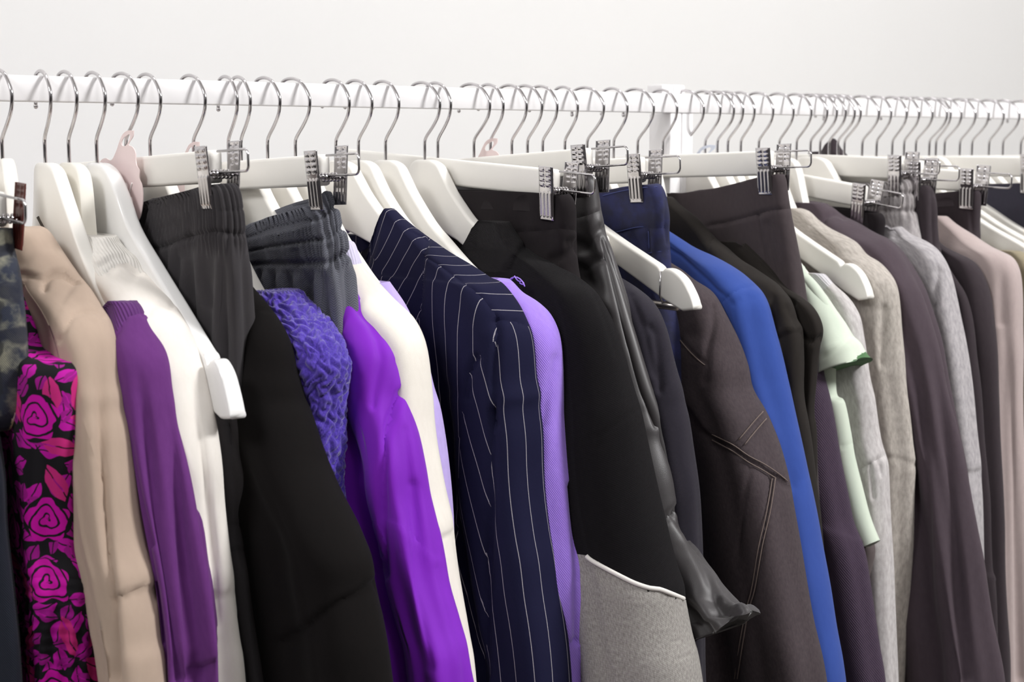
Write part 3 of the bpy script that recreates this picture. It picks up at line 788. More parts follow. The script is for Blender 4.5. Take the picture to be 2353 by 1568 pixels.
gD = garment('sweater', 'plum purple sweater with a ribbed neckline, between the beige and the white ones', 'sweater', 103,
        px(('A', 735, 872, 780, 866, 815, 868, 845, 892, 872, 945, 912, 1000, 962, 1080, 1020, 1185, 1060, 1320, 1085, 1450, 1100, 1550), ('a', 968, 30, 1000, 200, 1050, 480, 1090, 720, 1120, 900, 1150, 1100, 1175, 1300, 1190, 1435, 1192, 1465, 1194, 1568)),
        Mt['purple'], top=px(('A', 560, 1080, 640, 990, 690, 920, 735, 872)), topfade=.2, th=(.019, .046), grow=.10, folds=[(.022, .010, -.016, .12), (.048, .012, .008, .15), (.07, .010, -.012, .15)], drape=(5, .13),
        seams=[('f', px(('p', 372, 840), ('a', 905, 40, 930, 200, 945, 400, 975, 800, 1010, 1200, 1040, 1568)), .005, 11), ('f', px(('p', 312, 800), ('a', 770, 60, 795, 300, 830, 700, 880, 1050, 960, 1568)), .008, 14), ('g', px(('A', 690, 1090, 730, 1020, 770, 960, 840, 940, 875, 955)), .0014, 4), ('s', px(('a', 1050, 1500, 1110, 1475, 1192, 1448)), -.003, 36)],
        parts=[('neck_ribbing', px(('A', 600, 830, 870, 830, 885, 950, 840, 942, 770, 962, 735, 1010, 660, 1080, 600, 1000)), Mt['purplerib'])])
gE = garment('sweater', 'white sweater with a thick ruffled collar, under the glossy free hanger', 'sweater', 158,
        px(('A', 575, 468, 625, 452, 680, 452, 728, 500, 768, 565, 835, 620, 862, 690, 925, 770, 1000, 862, 1090, 975, 1140, 1060, 1188, 1190, 1230, 1330, 1255, 1460), ('a', 1112, -20, 1148, 150, 1175, 300, 1195, 450, 1206, 650, 1225, 850, 1244, 1010, 1254, 1060, 1252, 1110, 1266, 1250, 1285, 1450, 1302, 1568)),
        Mt['white'], th=(.019, .05), grow=.10, folds=[(.04, .014, -.007, .12)], drape=(3, .06),
        seams=[('f', px(('p', 440, 860), ('a', 1060, 60, 1085, 250, 1112, 500, 1150, 900, 1175, 1300)), .005, 9), ('s', px(('A', 600, 640, 680, 590, 760, 585, 865, 690)), -.003, 30), ('g', px(('A', 655, 690, 700, 645, 760, 640, 840, 690)), .0022, 7), ('g', px(('A', 880, 960, 900, 900, 960, 885, 1040, 905)), .0018, 6), ('g', px(('A', 540, 500, 640, 455, 720, 510)), .0015, 8),
               ('s', px(('a', 1150, 1100, 1200, 1095, 1256, 1075)), -.003, 36)],
        parts=[('ruffled_collar', px(('A', 480, 420, 900, 420, 880, 700, 840, 690, 760, 640, 700, 645, 655, 690, 600, 720, 480, 600)), Mt['whiterib'])])
gG = garment('trousers', 'charcoal trousers with a gathered elastic waist, clipped left of the slate pair', 'trousers', 290,
        px(('A', 1395, 172, 1428, 205, 1442, 290, 1456, 380, 1464, 480, 1474, 560, 1482, 640, 1491, 730, 1500, 850, 1514, 1050, 1524, 1300, 1530, 1540), ('a', 1375, 0, 1392, 220, 1410, 450, 1421, 600, 1418, 720, 1425, 828, 1436, 885, 1460, 1000, 1480, 1200, 1510, 1400, 1532, 1568)),
        Mt['charc'], ds=(.002, .006), ncol=(49, 150), th=(.018, .034), grow=.2, smooth=.004, top=px(('A', 860, 288, 1000, 250, 1190, 200, 1290, 172, 1395, 168)), topfade=.12, front_drop=0.0,
        disp=lambda U, Vv, s, ur: gathers(.048, .0050, .0013, .02)(U, Vv, s, ur) + .0028 * np.sin(6.2832 * U / .024 + 1.3 * np.sin(U * 60)) * sstep(.045, .08, s) * (1 - sstep(.25, .45, s)),
        folds=[(.03, .012, -.004, .06), (.07, .014, .004, .06)],
        seams=[('g', px(('a', 1230, 180, 1300, 330, 1400, 565)), .004, 12), ('f', px(('a', 1325, 840, 1370, 1150, 1410, 1568)), .004, 10), ('g', px(('A', 850, 560, 980, 545, 1110, 490, 1290, 450, 1470, 470)), .0022, 6), ('g', px(('A', 1130, 480, 1100, 620, 1130, 820, 1170, 1100)), .003, 12), ('g', px(('A', 1270, 480, 1290, 700, 1330, 1000, 1370, 1300)), .003, 12), ('g', px(('A', 1210, 500, 1220, 700, 1250, 900)), .002, 8),
               ('g', px(('A', 1320, 325, 1450, 318)), .0008, 4), ('s', px(('a', 1230, 855, 1330, 840, 1430, 828)), -.0025, 40), ('g', px(('a', 1230, 725, 1330, 722, 1420, 718)), .001, 4)],
        parts=[('elastic_waistband', px(('A', 700, 100, 1500, 100, 1490, 470, 1290, 450, 1110, 490, 980, 545, 850, 560, 700, 560)), None)])
gH = garment('coat', 'plain black coat with a wide turned sleeve cuff, hanging below the blue knit', 'coat', 345,
        px(('B', 30, 735, 75, 775, 135, 850, 192, 925, 242, 1000, 290, 1080, 328, 1160, 350, 1250, 372, 1350, 396, 1480), ('b', 482, 10, 510, 130, 545, 250, 600, 415, 660, 548, 730, 700, 790, 830, 848, 972, 852, 1010, 848, 1040, 880, 1200, 910, 1350, 946, 1568)),
        Mt['black'], th=(.018, .06), grow=.16, drape=(2, .04), smooth=.008,
        seams=[('s', px(('b', 330, 1345, 430, 1285, 560, 1190, 640, 1130, 740, 1090, 850, 1010)), -.004, 40), ('g', px(('B', 80, 935, 130, 920, 200, 930)), .001, 4)],
        parts=[('sleeve_cuff', px(('b', 330, 1345, 430, 1285, 560, 1190, 640, 1130, 740, 1090, 850, 1010, 1100, 1010, 1200, 1900, 330, 1900)), None)])
def chunky(U, Vv, s, ur):
    U = U + .0022 * np.sin(s * 140 + U * 90) + .001 * np.sin(s * 410); s = s + .0016 * np.sin(U * 330 + s * 60); c = U / .0120; a = np.sin(6.2832 * c); row = s / .0115
    body = .0042 * np.abs(np.sin(3.1416 * (c + .25 * np.sin(row * 3.1416)))) ** .7 * np.abs(np.sin(3.1416 * (row + .35 * np.sin(6.2832 * c)))) ** .7 - .001
    ribs = .0012 * np.sin(6.2832 * U / .0042)
    k = sstep(.042, .052, s); return body * k + ribs * (1 - k)
gI = garment('knit_sweater', 'chunky violet-blue cable knit sweater showing one shoulder between the black coat and slate trousers', 'sweater', 445,
        px(('B', 195, 800, 245, 775, 305, 757, 345, 790, 398, 860, 448, 920, 500, 980, 530, 1010, 572, 1062, 618, 1140, 652, 1230, 664, 1310, 654, 1400, 642, 1480), ('b', 690, 10, 684, 150, 690, 260, 688, 320, 678, 410, 674, 490, 680, 580, 690, 800)),
        Mt['knit'], top=px(('B', 40, 1060, 120, 960, 163, 872, 195, 800)), topfade=.2, th=(.022, .046), grow=.08, ds=(.0015, .004), ncol=(70, 110), wrinkle=.0005, smooth=.004, disp=chunky, drape=(3, .05), zend=-.6,
        parts=[('neck_ribbing', px(('B', 100, 700, 330, 700, 440, 915, 380, 935, 330, 960, 270, 1040, 150, 900)), None)])
def paperbag(U, Vv, s, ur):
    r = gathers(.066, .0062, .0017, .012)(U, Vv, s, ur)
    ch = -.0036 * (np.exp(-((s - .019) / .003) ** 2) + np.exp(-((s - .041) / .003) ** 2) + np.exp(-((s - .064) / .003) ** 2))
    pl = .0044 * np.sin(6.2832 * U / .026 + .8 * np.sin(U * 50)) * sstep(.066, .085, s) * (1 - sstep(.3, .5, s))
    return r + ch + pl
gJ = garment('trousers', 'slate grey herringbone trousers with a triple gathered paperbag waist', 'trousers', 525,
        px(('B', 548, 182, 562, 205, 574, 262, 592, 300, 606, 345, 612, 405, 634, 450, 650, 530, 661, 620, 671, 750, 680, 860, 686, 1000, 692, 1150, 702, 1350, 714, 1540), ('b', 745, 0, 757, 160, 771, 330, 786, 500, 797, 650, 810, 850, 822, 1060, 840, 1300)),
        Mt['slate'], ds=(.002, .006), ncol=(49, 150), th=(.026, .034), grow=.2, smooth=.003, top=px(('B', 15, 400, 30, 370, 130, 330, 250, 280, 420, 232, 520, 190, 548, 182)), topfade=.11, front_drop=.012, disp=paperbag, folds=[(.02, .008, -.003, .07), (.045, .01, -.004, .07)],
        seams=[('g', px(('B', 455, 500, 460, 700, 500, 900, 540, 1100)), .003, 9), ('g', px(('B', 335, 560, 345, 700, 380, 850)), .0025, 8), ('g', px(('B', 405, 530, 420, 700, 470, 950)), .002, 7), ('g', px(('B', 545, 530, 590, 690, 620, 900, 640, 1200)), .0028, 8)],
        parts=[('elastic_waistband', px(('B', -200, 150, 560, 150, 650, 400, 640, 480, 455, 505, 335, 560, 210, 600, 100, 640, -200, 640)), None)])
gK = garment('blouse', 'vivid purple blouse with a seam across the sleeve, between slate trousers and cream sweater', 'blouse', 554,
        px(('B', 600, 690, 640, 742, 685, 800, 730, 880, 778, 958, 824, 1022, 870, 1080, 918, 1150, 948, 1230, 966, 1320, 985, 1440), ('b', 1000, -5, 1035, 130, 1075, 280, 1110, 440, 1130, 580, 1152, 700, 1180, 830, 1196, 905, 1215, 1000, 1250, 1170, 1290, 1330, 1352, 1568)),
        Mt['violet'], th=(.016, .05), grow=.14, drape=(4, .08), folds=[(.028, .009, -.008, .09), (.05, .012, .006, .09)], wrinkle=.0022, wscale=14,
        seams=[('g', px(('B', 700, 870, 780, 1000, 830, 1090, 850, 1220, 800, 1500)), .003, 10), ('g', px(('B', 925, 1230, 900, 1400, 870, 1550)), .0008, 6), ('g', px(('b', 985, 0, 940, 120, 905, 260, 888, 450, 886, 700, 895, 1000)), .005, 9),
               ('s', px(('b', 815, 710, 888, 690, 960, 715, 1040, 755, 1070, 800)), .0012, 30), ('s', px(('b', 1070, 800, 1130, 860, 1196, 908)), .0012, 30), ('g', px(('b', 1060, 500, 1075, 800, 1100, 1100, 1150, 1500)), .003, 12), ('g', px(('b', 1010, 200, 1040, 500)), .0015, 7)],
        parts=[('sleeve', px(('b', 985, -60, 940, 120, 905, 260, 888, 450, 886, 690, 960, 715, 1040, 755, 1070, 800, 1130, 860, 1196, 908, 1400, 908, 1300, -300, 1000, -200)), None),
               ('lower_sleeve', px(('b', 886, 690, 960, 715, 1040, 755, 1070, 800, 1130, 860, 1196, 908, 1500, 908, 1600, 1900, 980, 1900, 940, 1500, 895, 1150)), None)])
gL = garment('sweater', 'cream fleece sweater with a pale lavender collar, left of the pinstripe blazer', 'sweater', 615,
        px(('B', 640, 515, 668, 505, 692, 512, 716, 580, 738, 650, 772, 700, 830, 760, 900, 838, 980, 915, 1040, 980, 1090, 1060, 1122, 1150, 1140, 1260, 1152, 1370, 1166, 1480), ('b', 1160, 40, 1172, 160, 1192, 300, 1216, 430, 1240, 570, 1262, 670, 1281, 745, 1280, 775, 1300, 950, 1330, 1150, 1368, 1400, 1396, 1568)),
        Mt['cream'], th=(.017, .045), grow=.12, folds=[(.035, .012, -.006, .1)], drape=(3, .05),
        seams=[('s', px(('b', 1175, 800, 1230, 780, 1282, 752)), -.003, 36), ('g', px(('B', 640, 640, 690, 645, 735, 640)), .0015, 5)],
        parts=[('collar', px(('B', 560, 460, 720, 460, 738, 640, 690, 650, 640, 640, 560, 640)), Mt['lavwhite'], 'pale lavender collar')])
gM = garment('top', 'pale lavender top peeking out along the right edge of the cream sweater', 'top', 679,
        px(('B', 900, 760, 1000, 900, 1080, 1060, 1130, 1200, 1165, 1350, 1190, 1450), ('b', 1178, 20, 1200, 75, 1216, 160, 1235, 300, 1250, 450, 1262, 600, 1271, 740, 1275, 900)), Mt['lav'], th=(.014, .034), drape=(3, .05))
gN = garment('blazer', 'navy pinstripe blazer with a raised lapel collar, in the middle of the rail', 'blazer', 772,
        px(('B', 895, 312, 912, 304, 932, 312, 985, 370, 1060, 432, 1148, 496, 1182, 520, 1250, 568, 1350, 632, 1450, 700, 1520, 750), ('C', 258, 706, 300, 745, 350, 812, 388, 880, 418, 958, 434, 995, 447, 1045, 460, 1150, 471, 1300, 486, 1450), ('c', 446, 40, 456, 250, 463, 440, 476, 600, 500, 780, 525, 920, 545, 1100, 575, 1300, 602, 1568)),
        Mt['pin_body'], yaw=.1, top=px(('B', 640, 760, 740, 700, 800, 610, 838, 480, 866, 390, 895, 312)), topfade=.24, th=(.014, .058), grow=.22, drape=(3, .035), wrinkle=.0007, smooth=.004, folds=[(.055, .014, -.012, .2), (.1, .02, .004, .2)],
        seams=[('g', px(('B', 1105, 595, 1180, 640, 1300, 725, 1400, 795, 1470, 860, 1545, 960)), .0012, 4), ('s', px(('B', 1150, 500, 1110, 590, 1102, 800, 1090, 960, 1080, 1040)), -.003, 26), ('g', px(('C', 236, 925, 300, 932, 360, 940, 412, 962)), .0016, 5), ('g', px(('C', 236, 925, 248, 1000, 235, 1100, 225, 1300, 222, 1568), ), .004, 9),
               ('g', px(('c', 190, 100, 185, 400, 170, 800, 160, 1150, 150, 1568)), .005, 10), ('g', px(('C', 120, 1150, 75, 1250, 50, 1400)), .0045, 9)],
        parts=[('lapel_collar', px(('B', 760, 250, 950, 250, 1165, 500, 1110, 590, 1102, 800, 1090, 960, 1060, 1010, 990, 920, 900, 800, 820, 640, 760, 500)), Mt['pin_lapel']),
               ('shoulder_yoke', px(('B', 1165, 490, 1105, 595, 1180, 640, 1300, 725, 1400, 795, 1470, 860, 1545, 965, 1568, 990, 1650, 1020, 1740, 1020, 1760, 800, 1500, 560)), Mt['pin_yoke']),
               ('sleeve', px(('C', 236, 925, 300, 932, 360, 940, 412, 962, 560, 960, 560, 1568), ('c', 800, 100, 800, 1900, 150, 1900, 165, 1100, 172, 700, 190, 300, 215, 80), ('C', 245, 1050)), Mt['pin_sleeve']),
               ('under_sleeve', px(('C', 205, 1060, 118, 1145, 75, 1260, 45, 1400, 28, 1568), ('c', 20, 200, 5, 800, 0, 1200, 40, 1500, 30, 1900, 150, 1900, 165, 1100, 172, 700, 190, 300, 215, 80), ('C', 240, 1060)), Mt['pin_under'])])
garment('blazer_lapel_x', '', '', 790, px(('B', 660, 470, 720, 420, 770, 440, 800, 470, 822, 520, 818, 700, 826, 900)), Mt['pin_body'], th=(.01, .014), grow=.05, drape=(3, 0), stop=True, parent=gN['root'], body='far_lapel', uback=.03, dx=.004)
gO = garment('sweatshirt', 'lilac fleece sweatshirt with a frayed neck edge, right of the pinstripe blazer', 'sweatshirt', 886,
        px(('C', 255, 690, 300, 672, 340, 702, 400, 770, 450, 800, 512, 860, 562, 920, 600, 1000, 620, 1080, 632, 1200, 641, 1350, 650, 1500), ('c', 580, 60, 598, 240, 628, 480, 648, 660, 666, 800, 690, 950, 703, 1150, 696, 1400, 690, 1568)),
        Mt['lilac'], th=(.018, .046), grow=.1, drape=(3, .06), folds=[(.03, .012, -.006, .08)],
        seams=[('s', px(('c', 585, 1358, 620, 1350, 660, 1345)), -.003, 34), ('g', px(('C', 590, 1150, 545, 1350, 520, 1568)), .002, 9), ('g', px(('c', 625, 500, 640, 900, 650, 1350)), .004, 8)],
        parts=[('sleeve', px(('c', 460, 0, 620, 0, 640, 900, 655, 1345, 585, 1358, 480, 1000)), None), ('sleeve_cuff', px(('c', 470, 1362, 585, 1358, 655, 1345, 655, 1900, 470, 1900)), None)])
M_THREAD = plain('lilac_thread', (172, 138, 236), .9)
for q in (px(('C', 285, 672, 310, 650, 330, 634, 356, 633)), px(('C', 372, 715, 392, 735, 396, 710, 402, 686)), px(('C', 300, 678, 330, 690, 362, 700, 380, 725, 390, 748)), px(('C', 262, 690, 290, 664, 320, 668, 338, 690)), px(('C', 335, 690, 360, 690, 375, 700, 370, 715))):
    surf_tube(gO, q, .0006, .004, 'loose_thread', M_THREAD, 6, 2)
gP = garment('polo_sweatshirt', 'black and grey colour-blocked polo sweatshirt with white piping across the sleeve', 'sweatshirt', 976,
        px(('C', 175, 335, 210, 308, 255, 300, 292, 304, 330, 352, 370, 420, 404, 470, 440, 512, 550, 572, 650, 630, 740, 688, 810, 740, 862, 800, 910, 880, 952, 962, 992, 1080, 1022, 1180, 1050, 1290, 1080, 1400, 1100, 1460), ('c', 966, 20, 986, 85, 1002, 140, 1030, 280, 1060, 430, 1090, 580, 1120, 720, 1160, 900, 1200, 1040, 1228, 1105, 1228, 1150, 1242, 1250, 1270, 1400, 1308, 1568)),
        Mt['blackknit'], top=px(('C', -60, 640, 30, 600, 90, 485, 130, 395, 175, 335)), topfade=.18, th=(.018, .085), grow=.42, drape=(2, .03), wrinkle=.0008, folds=[(.085, .016, -.014, .22), (.13, .03, .004, .2)], smooth=.005,
        seams=[('s', px(('C', 300, 620, 330, 560, 370, 500, 406, 476)), -.003, 30), ('g', px(('c', 760, 300, 770, 250, 830, 200, 900, 150, 985, 88)), .0018, 5), ('s', px(('c', 700, 885, 800, 955, 900, 1010, 1000, 1060, 1100, 1080, 1230, 1125)), -.001, 20),
               ('g', px(('C', 780, 700, 850, 830, 900, 960, 960, 1150)), .0006, 6)],
        parts=[('polo_collar', px(('C', 20, 250, 300, 250, 420, 470, 370, 502, 330, 562, 300, 640, 60, 640)), Mt['collarrib']),
               ('grey_lower_sleeve', px(('c', 600, 870, 700, 885, 800, 955, 900, 1010, 1000, 1060, 1100, 1080, 1230, 1125, 1500, 1125, 1600, 1900, 600, 1900)), Mt['melange'], 'grey melange lower sleeve')])
surf_tube(gP, px(('c', 702, 888, 730, 912, 800, 952, 880, 995, 960, 1035, 1040, 1062, 1090, 1068, 1150, 1090, 1218, 1118)), .0021, .0008, 'piping', Mt['pipew'])['label'] = 'off-white piping'
gQ = garment('trousers', 'black trousers with a plain waistband, hanging from the tilted clip hanger', 'trousers', 1006,
        px(('C', 672, 182, 696, 205, 710, 260, 710, 340, 711, 400, 714, 480, 720, 560, 734, 640, 752, 720, 775, 820, 800, 1000)),
        Mt['blacktr'], th=(.018, .03), grow=.2, smooth=.003, top=px(('C', 20, 150, 300, 152, 500, 162, 620, 172, 672, 182)), topfade=.08, wrinkle=.0016, wscale=12,
        seams=[('g', px(('C', 330, 405, 480, 395, 620, 380, 712, 392)), .0016, 4), ('g', px(('C', 660, 470, 690, 455, 715, 470)), .003, 8), ('g', px(('C', 560, 570, 640, 540, 715, 500)), .0035, 12)],
        parts=[('waistband', px(('C', -200, 100, 760, 100, 712, 392, 620, 380, 480, 395, 330, 405, -200, 420)), None)], zend=-.75)
def ruche(U, Vv, s, ur):
    return (.0030 * np.sin(6.2832 * s / .026 + 2.4 * np.sin(s * 33) + U * 90) * sstep(.06, .09, s) * (1 - sstep(.33, .36, s)) * np.exp(-((ur - .016) / .014) ** 2)
            + .004 * np.sin(6.2832 * U / .022 + .6 * np.sin(s * 20)) * sstep(.385, .42, s))
gR = garment('faux_leather_skirt', 'black faux leather skirt with a ruched side placket and a flared ruffle hem', 'skirt', 1089,
        px(('C', 775, 62, 812, 60, 836, 82, 850, 160, 862, 260, 880, 340, 900, 420, 935, 500, 968, 600, 1000, 720, 1030, 830, 1060, 950, 1102, 1080, 1150, 1240, 1200, 1400, 1240, 1520), ('c', 1080, 20, 1112, 100, 1160, 270, 1200, 420, 1236, 530, 1264, 596, 1312, 652, 1380, 770, 1450, 890, 1520, 1000, 1574, 1075), ('d', 60, 1062, 120, 1160)),
        Mt['leather'], th=(.018, .04), grow=.3, smooth=.003, top=px(('C', 600, 70, 700, 78, 775, 62, 812, 60)), topfade=.06, stop=True, wrinkle=.0014, wscale=14, disp=ruche, ds=(.0025, .0025),
        hem=px(('c', 1000, 1420, 1270, 1350, 1385, 1305, 1475, 1280), ('d', 95, 1178, 120, 1160)), drape=(3, .015),
        seams=[('g', px(('C', 716, 318, 790, 300, 880, 265)), .0012, 4), ('g', px(('c', 1125, 688, 1160, 660, 1190, 635, 1230, 605, 1266, 596)), .004, 8), ('g', px(('C', 740, 520, 800, 440, 880, 375)), .003, 12), ('g', px(('C', 760, 620, 830, 570, 905, 545)), .003, 10),
               ('g', px(('c', 1180, 670, 1260, 760, 1340, 960, 1400, 1120)), .004, 14), ('g', px(('c', 1250, 610, 1350, 760, 1480, 1010)), .004, 10), ('g', px(('C', 885, 440, 935, 640, 985, 860, 1040, 1080, 1120, 1340, 1200, 1568)), .003, 6)],
        parts=[('waistband', px(('C', 560, 20, 870, 20, 885, 262, 790, 300, 716, 318, 560, 330)), None),
               ('hem_ruffle', px(('c', 1000, 760, 1125, 688, 1160, 660, 1190, 635, 1230, 605, 1268, 590, 1800, 900, 1800, 1500, 1000, 1500)), None)])
surf_tube(gR, px(('C', 876, 400, 905, 515, 942, 630, 975, 755, 1005, 875, 1040, 1000, 1085, 1160, 1130, 1310, 1168, 1420), ('c', 1106, 180, 1152, 330, 1192, 450, 1228, 560)), [.003, .0055, .0075, .0085, .009, .007], -.004, 'side_placket', Mt['leather'], 16, 30)
gS = garment('jacket', 'inky black jacket half hidden behind the leather skirt, under the free hanger end', 'jacket', 1127,
        px(('C', 940, 660, 1000, 698, 1062, 732, 1132, 780, 1200, 850, 1240, 930, 1270, 1030, 1300, 1180, 1330, 1300, 1358, 1440), ('c', 1212, 0, 1242, 150, 1272, 320, 1300, 480, 1314, 620, 1330, 900, 1345, 1300)), Mt['darkjk'], th=(.016, .036), grow=.1, drape=(3, .06),
        seams=[('g', px(('C', 1165, 970, 1200, 1010, 1215, 1150, 1220, 1350)), .004, 12), ('g', px(('C', 1040, 780, 1120, 980, 1180, 1250)), .003, 12)], wrinkle=.002)
gT = garment('jeans', 'dark navy jeans with stitched waistband and belt loop, clipped at the front edge', 'jeans', 1298,
        px(('C', 1205, 112, 1226, 120, 1242, 150, 1256, 190, 1266, 240, 1276, 320, 1272, 400, 1276, 500, 1281, 570, 1282, 650, 1290, 750, 1304, 850, 1330, 980, 1355, 1150, 1374, 1350, 1380, 1500), ('c', 1240, 40, 1260, 300)),
        Mt['navyj'], th=(.018, .03), grow=.2, smooth=.003, top=px(('C', 860, 168, 960, 145, 1040, 128, 1130, 116, 1205, 112)), topfade=.07,
        seams=[('g', px(('C', 905, 425, 1000, 400, 1100, 378, 1250, 378)), .0018, 4), ('g', px(('C', 1252, 150, 1256, 250, 1250, 360, 1262, 470)), .0018, 5), ('g', px(('C', 1145, 395, 1150, 520, 1165, 620)), .0012, 4), ('g', px(('C', 1150, 535, 1275, 520)), .0012, 4), ('g', px(('C', 1050, 410, 1080, 470, 1110, 540)), .0016, 8)],
        parts=[('waistband', px(('C', 600, 60, 1330, 60, 1285, 378, 1250, 378, 1100, 378, 1000, 400, 905, 425, 600, 500)), None),
               ('belt_loop', px(('C', 1254, 380, 1330, 380, 1330, 640, 1256, 640)), None)])
M_NSTITCH = plain('blue_thread', (70, 78, 130), .9)
for q in (px(('C', 880, 183, 960, 162, 1040, 146, 1130, 134, 1200, 131)), px(('C', 900, 418, 1000, 392, 1100, 370, 1240, 370)), px(('C', 1150, 528, 1215, 518, 1268, 512)), px(('C', 1152, 395, 1156, 500))):
    surf_tube(gT, q, .0005, .0006, 'topstitching', M_NSTITCH, 6, 1)
gV = garment('denim_jacket', 'faded black denim jacket with topstitched yoke seams, left of the royal blue jacket', 'jacket', 1349,
        px(('D', 60, 640, 125, 700, 200, 750, 310, 830, 398, 890, 460, 958, 502, 1030, 552, 1130, 602, 1240, 650, 1370, 690, 1490), ('d', 95, -20, 138, 70, 172, 140, 196, 210, 240, 330, 290, 495, 318, 640, 350, 820, 390, 1050, 430, 1270, 486, 1568)),
        Mt['brownd'], th=(.018, .062), grow=.22, drape=(3, .04), folds=[(.07, .016, -.01, .2)],
        seams=[('g', px(('D', 200, 1250, 270, 1330, 340, 1400, 385, 1435)), .002, 4), ('g', px(('D', 440, 1020, 432, 1150, 400, 1300, 370, 1568)), .0032, 9), ('s', px(('d', -250, 95, -180, 200, -120, 245, 0, 305, 80, 365, 160, 410, 230, 455, 292, 505)), -.003, 30), ('g', px(('d', 0, 300, 60, 235, 120, 165, 160, 120)), .0018, 4), ('g', px(('d', 60, 340, 110, 260, 165, 175)), .0014, 4),
               ('g', px(('d', 95, 400, 60, 560, 40, 760, 20, 950)), .0018, 4), ('g', px(('d', 215, 460, 185, 650, 150, 830, 115, 1060, 80, 1180, 50, 1350, 20, 1568)), .0024, 5)],
        parts=[('shoulder_yoke', px(('D', 0, 600, 500, 600, 900, 1300), ('d', 292, 400, 292, 505, 230, 455, 160, 410, 80, 365, 0, 305, -120, 245, -250, 95, -330, -200)), None),
               ('sleeve', px(('d', 215, 460, 230, 455, 292, 505, 700, 505, 800, 1900, 0, 1900, 50, 1350, 80, 1180, 115, 1060, 150, 830, 185, 650)), None)])
M_STITCH = plain('grey_brown_thread', (118, 104, 98), .9)
for q in (px(('d', -110, 232, 0, 288, 80, 348, 160, 393, 232, 440, 285, 485)), px(('d', -110, 262, 0, 322, 80, 382, 150, 424, 225, 470)), px(('d', 205, 470, 176, 650, 140, 830, 106, 1060, 72, 1180, 42, 1350, 15, 1550)), px(('d', 222, 470, 194, 650, 158, 830, 123, 1060, 88, 1180, 58, 1350, 30, 1550)), px(('D', 205, 1262, 270, 1340, 345, 1412, 382, 1442)), px(('d', 30, 262, 70, 210, 120, 150, 155, 112)), px(('d', 60, 290, 100, 235, 150, 175, 172, 150))):
    surf_tube(gV, q, .0006, .0018, 'topstitching', M_STITCH, 6, 1)
gW = garment('blazer', 'royal blue blazer with a smooth shoulder, in the right half of the rail', 'blazer', 1410,
        px(('D', 60, 440, 118, 478, 250, 562, 400, 642, 550, 720, 650, 788, 740, 868, 792, 922, 830, 1000, 856, 1100, 880, 1200, 910, 1310, 940, 1430, 968, 1550), ('d', 308, 10, 350, 200, 400, 430, 450, 650, 490, 870, 530, 1080, 562, 1290, 611, 1568)),
        Mt['blue'], th=(.017, .05), grow=.18, drape=(2, .03), wrinkle=.0007,
        seams=[('g', px(('D', 690, 950, 740, 1200, 800, 1500), ('d', 250, 150, 330, 500)), .0035, 24), ('g', px(('D', 115, 598, 200, 650, 300, 740, 400, 830, 470, 905, 530, 950)), .0013, 4), ('g', px(('D', 500, 985, 540, 945, 600, 905, 660, 878, 735, 868)), .0011, 4), ('g', px(('D', 535, 950, 560, 985, 585, 1010)), .001, 5)],
        parts=[('sleeve', px(('D', 490, 1000, 540, 945, 600, 905, 660, 878, 740, 862, 1000, 900, 1200, 1568), ('d', 800, 100, 800, 1900, 0, 1900, 0, 100)), None)])
gX = garment('coat', 'soft black coat with pointed lapel and buttoned shoulder tab over the blue blazer', 'coat', 1465,
        px(('D', 105, 235, 128, 226, 200, 290, 300, 370, 400, 462, 446, 512, 470, 545, 510, 575, 570, 620, 660, 695, 750, 758, 850, 818, 908, 858, 952, 912, 992, 965, 1022, 1050, 1042, 1130, 1075, 1165, 1082, 1230, 1086, 1300, 1092, 1450), ('d', 385, 20, 415, 200, 440, 450, 472, 720, 495, 1000)),
        Mt['blacko'], th=(.016, .036), grow=.2, drape=(3, .06), smooth=.004, wrinkle=.0014,
        seams=[('g', px(('D', 400, 600, 415, 550, 440, 520)), .0015, 4), ('g', px(('D', 880, 1180, 860, 1050, 870, 950)), .003, 10), ('s', px(('D', 900, 1235, 980, 1205, 1050, 1185, 1100, 1200)), -.003, 26), ('g', px(('D', 960, 1030, 1000, 1100, 1030, 1160)), .0018, 7)],
        parts=[('lapel', px(('D', 0, 150, 140, 150, 460, 500, 440, 530, 415, 560, 395, 640, 250, 620, 0, 500)), None), ('shoulder_tab', px(('D', 895, 1170, 1000, 1160, 1120, 1130, 1120, 1250, 1050, 1250, 900, 1300)), None)])
garment('x', '', '', 1500, px(('D', 480, 548, 540, 545, 620, 538, 700, 590, 775, 660, 850, 742, 925, 825, 1000, 900, 1070, 955, 1132, 1002, 1180, 1060, 1206, 1110, 1226, 1180, 1222, 1235, 1206, 1300, 1196, 1400, 1186, 1540), ('d', 440, 120, 452, 300)), Mt['blacko'], th=(.01, .016), grow=.25, drape=(3, .05), parent=gX['root'], body='wide_sleeve', smooth=.003,
        seams=[('g', px(('D', 640, 560, 740, 660, 850, 790, 960, 920, 1010, 1000)), .005, 12), ('g', px(('D', 1060, 1215, 1110, 1255, 1160, 1275, 1222, 1240)), .004, 7)], uback=.02)
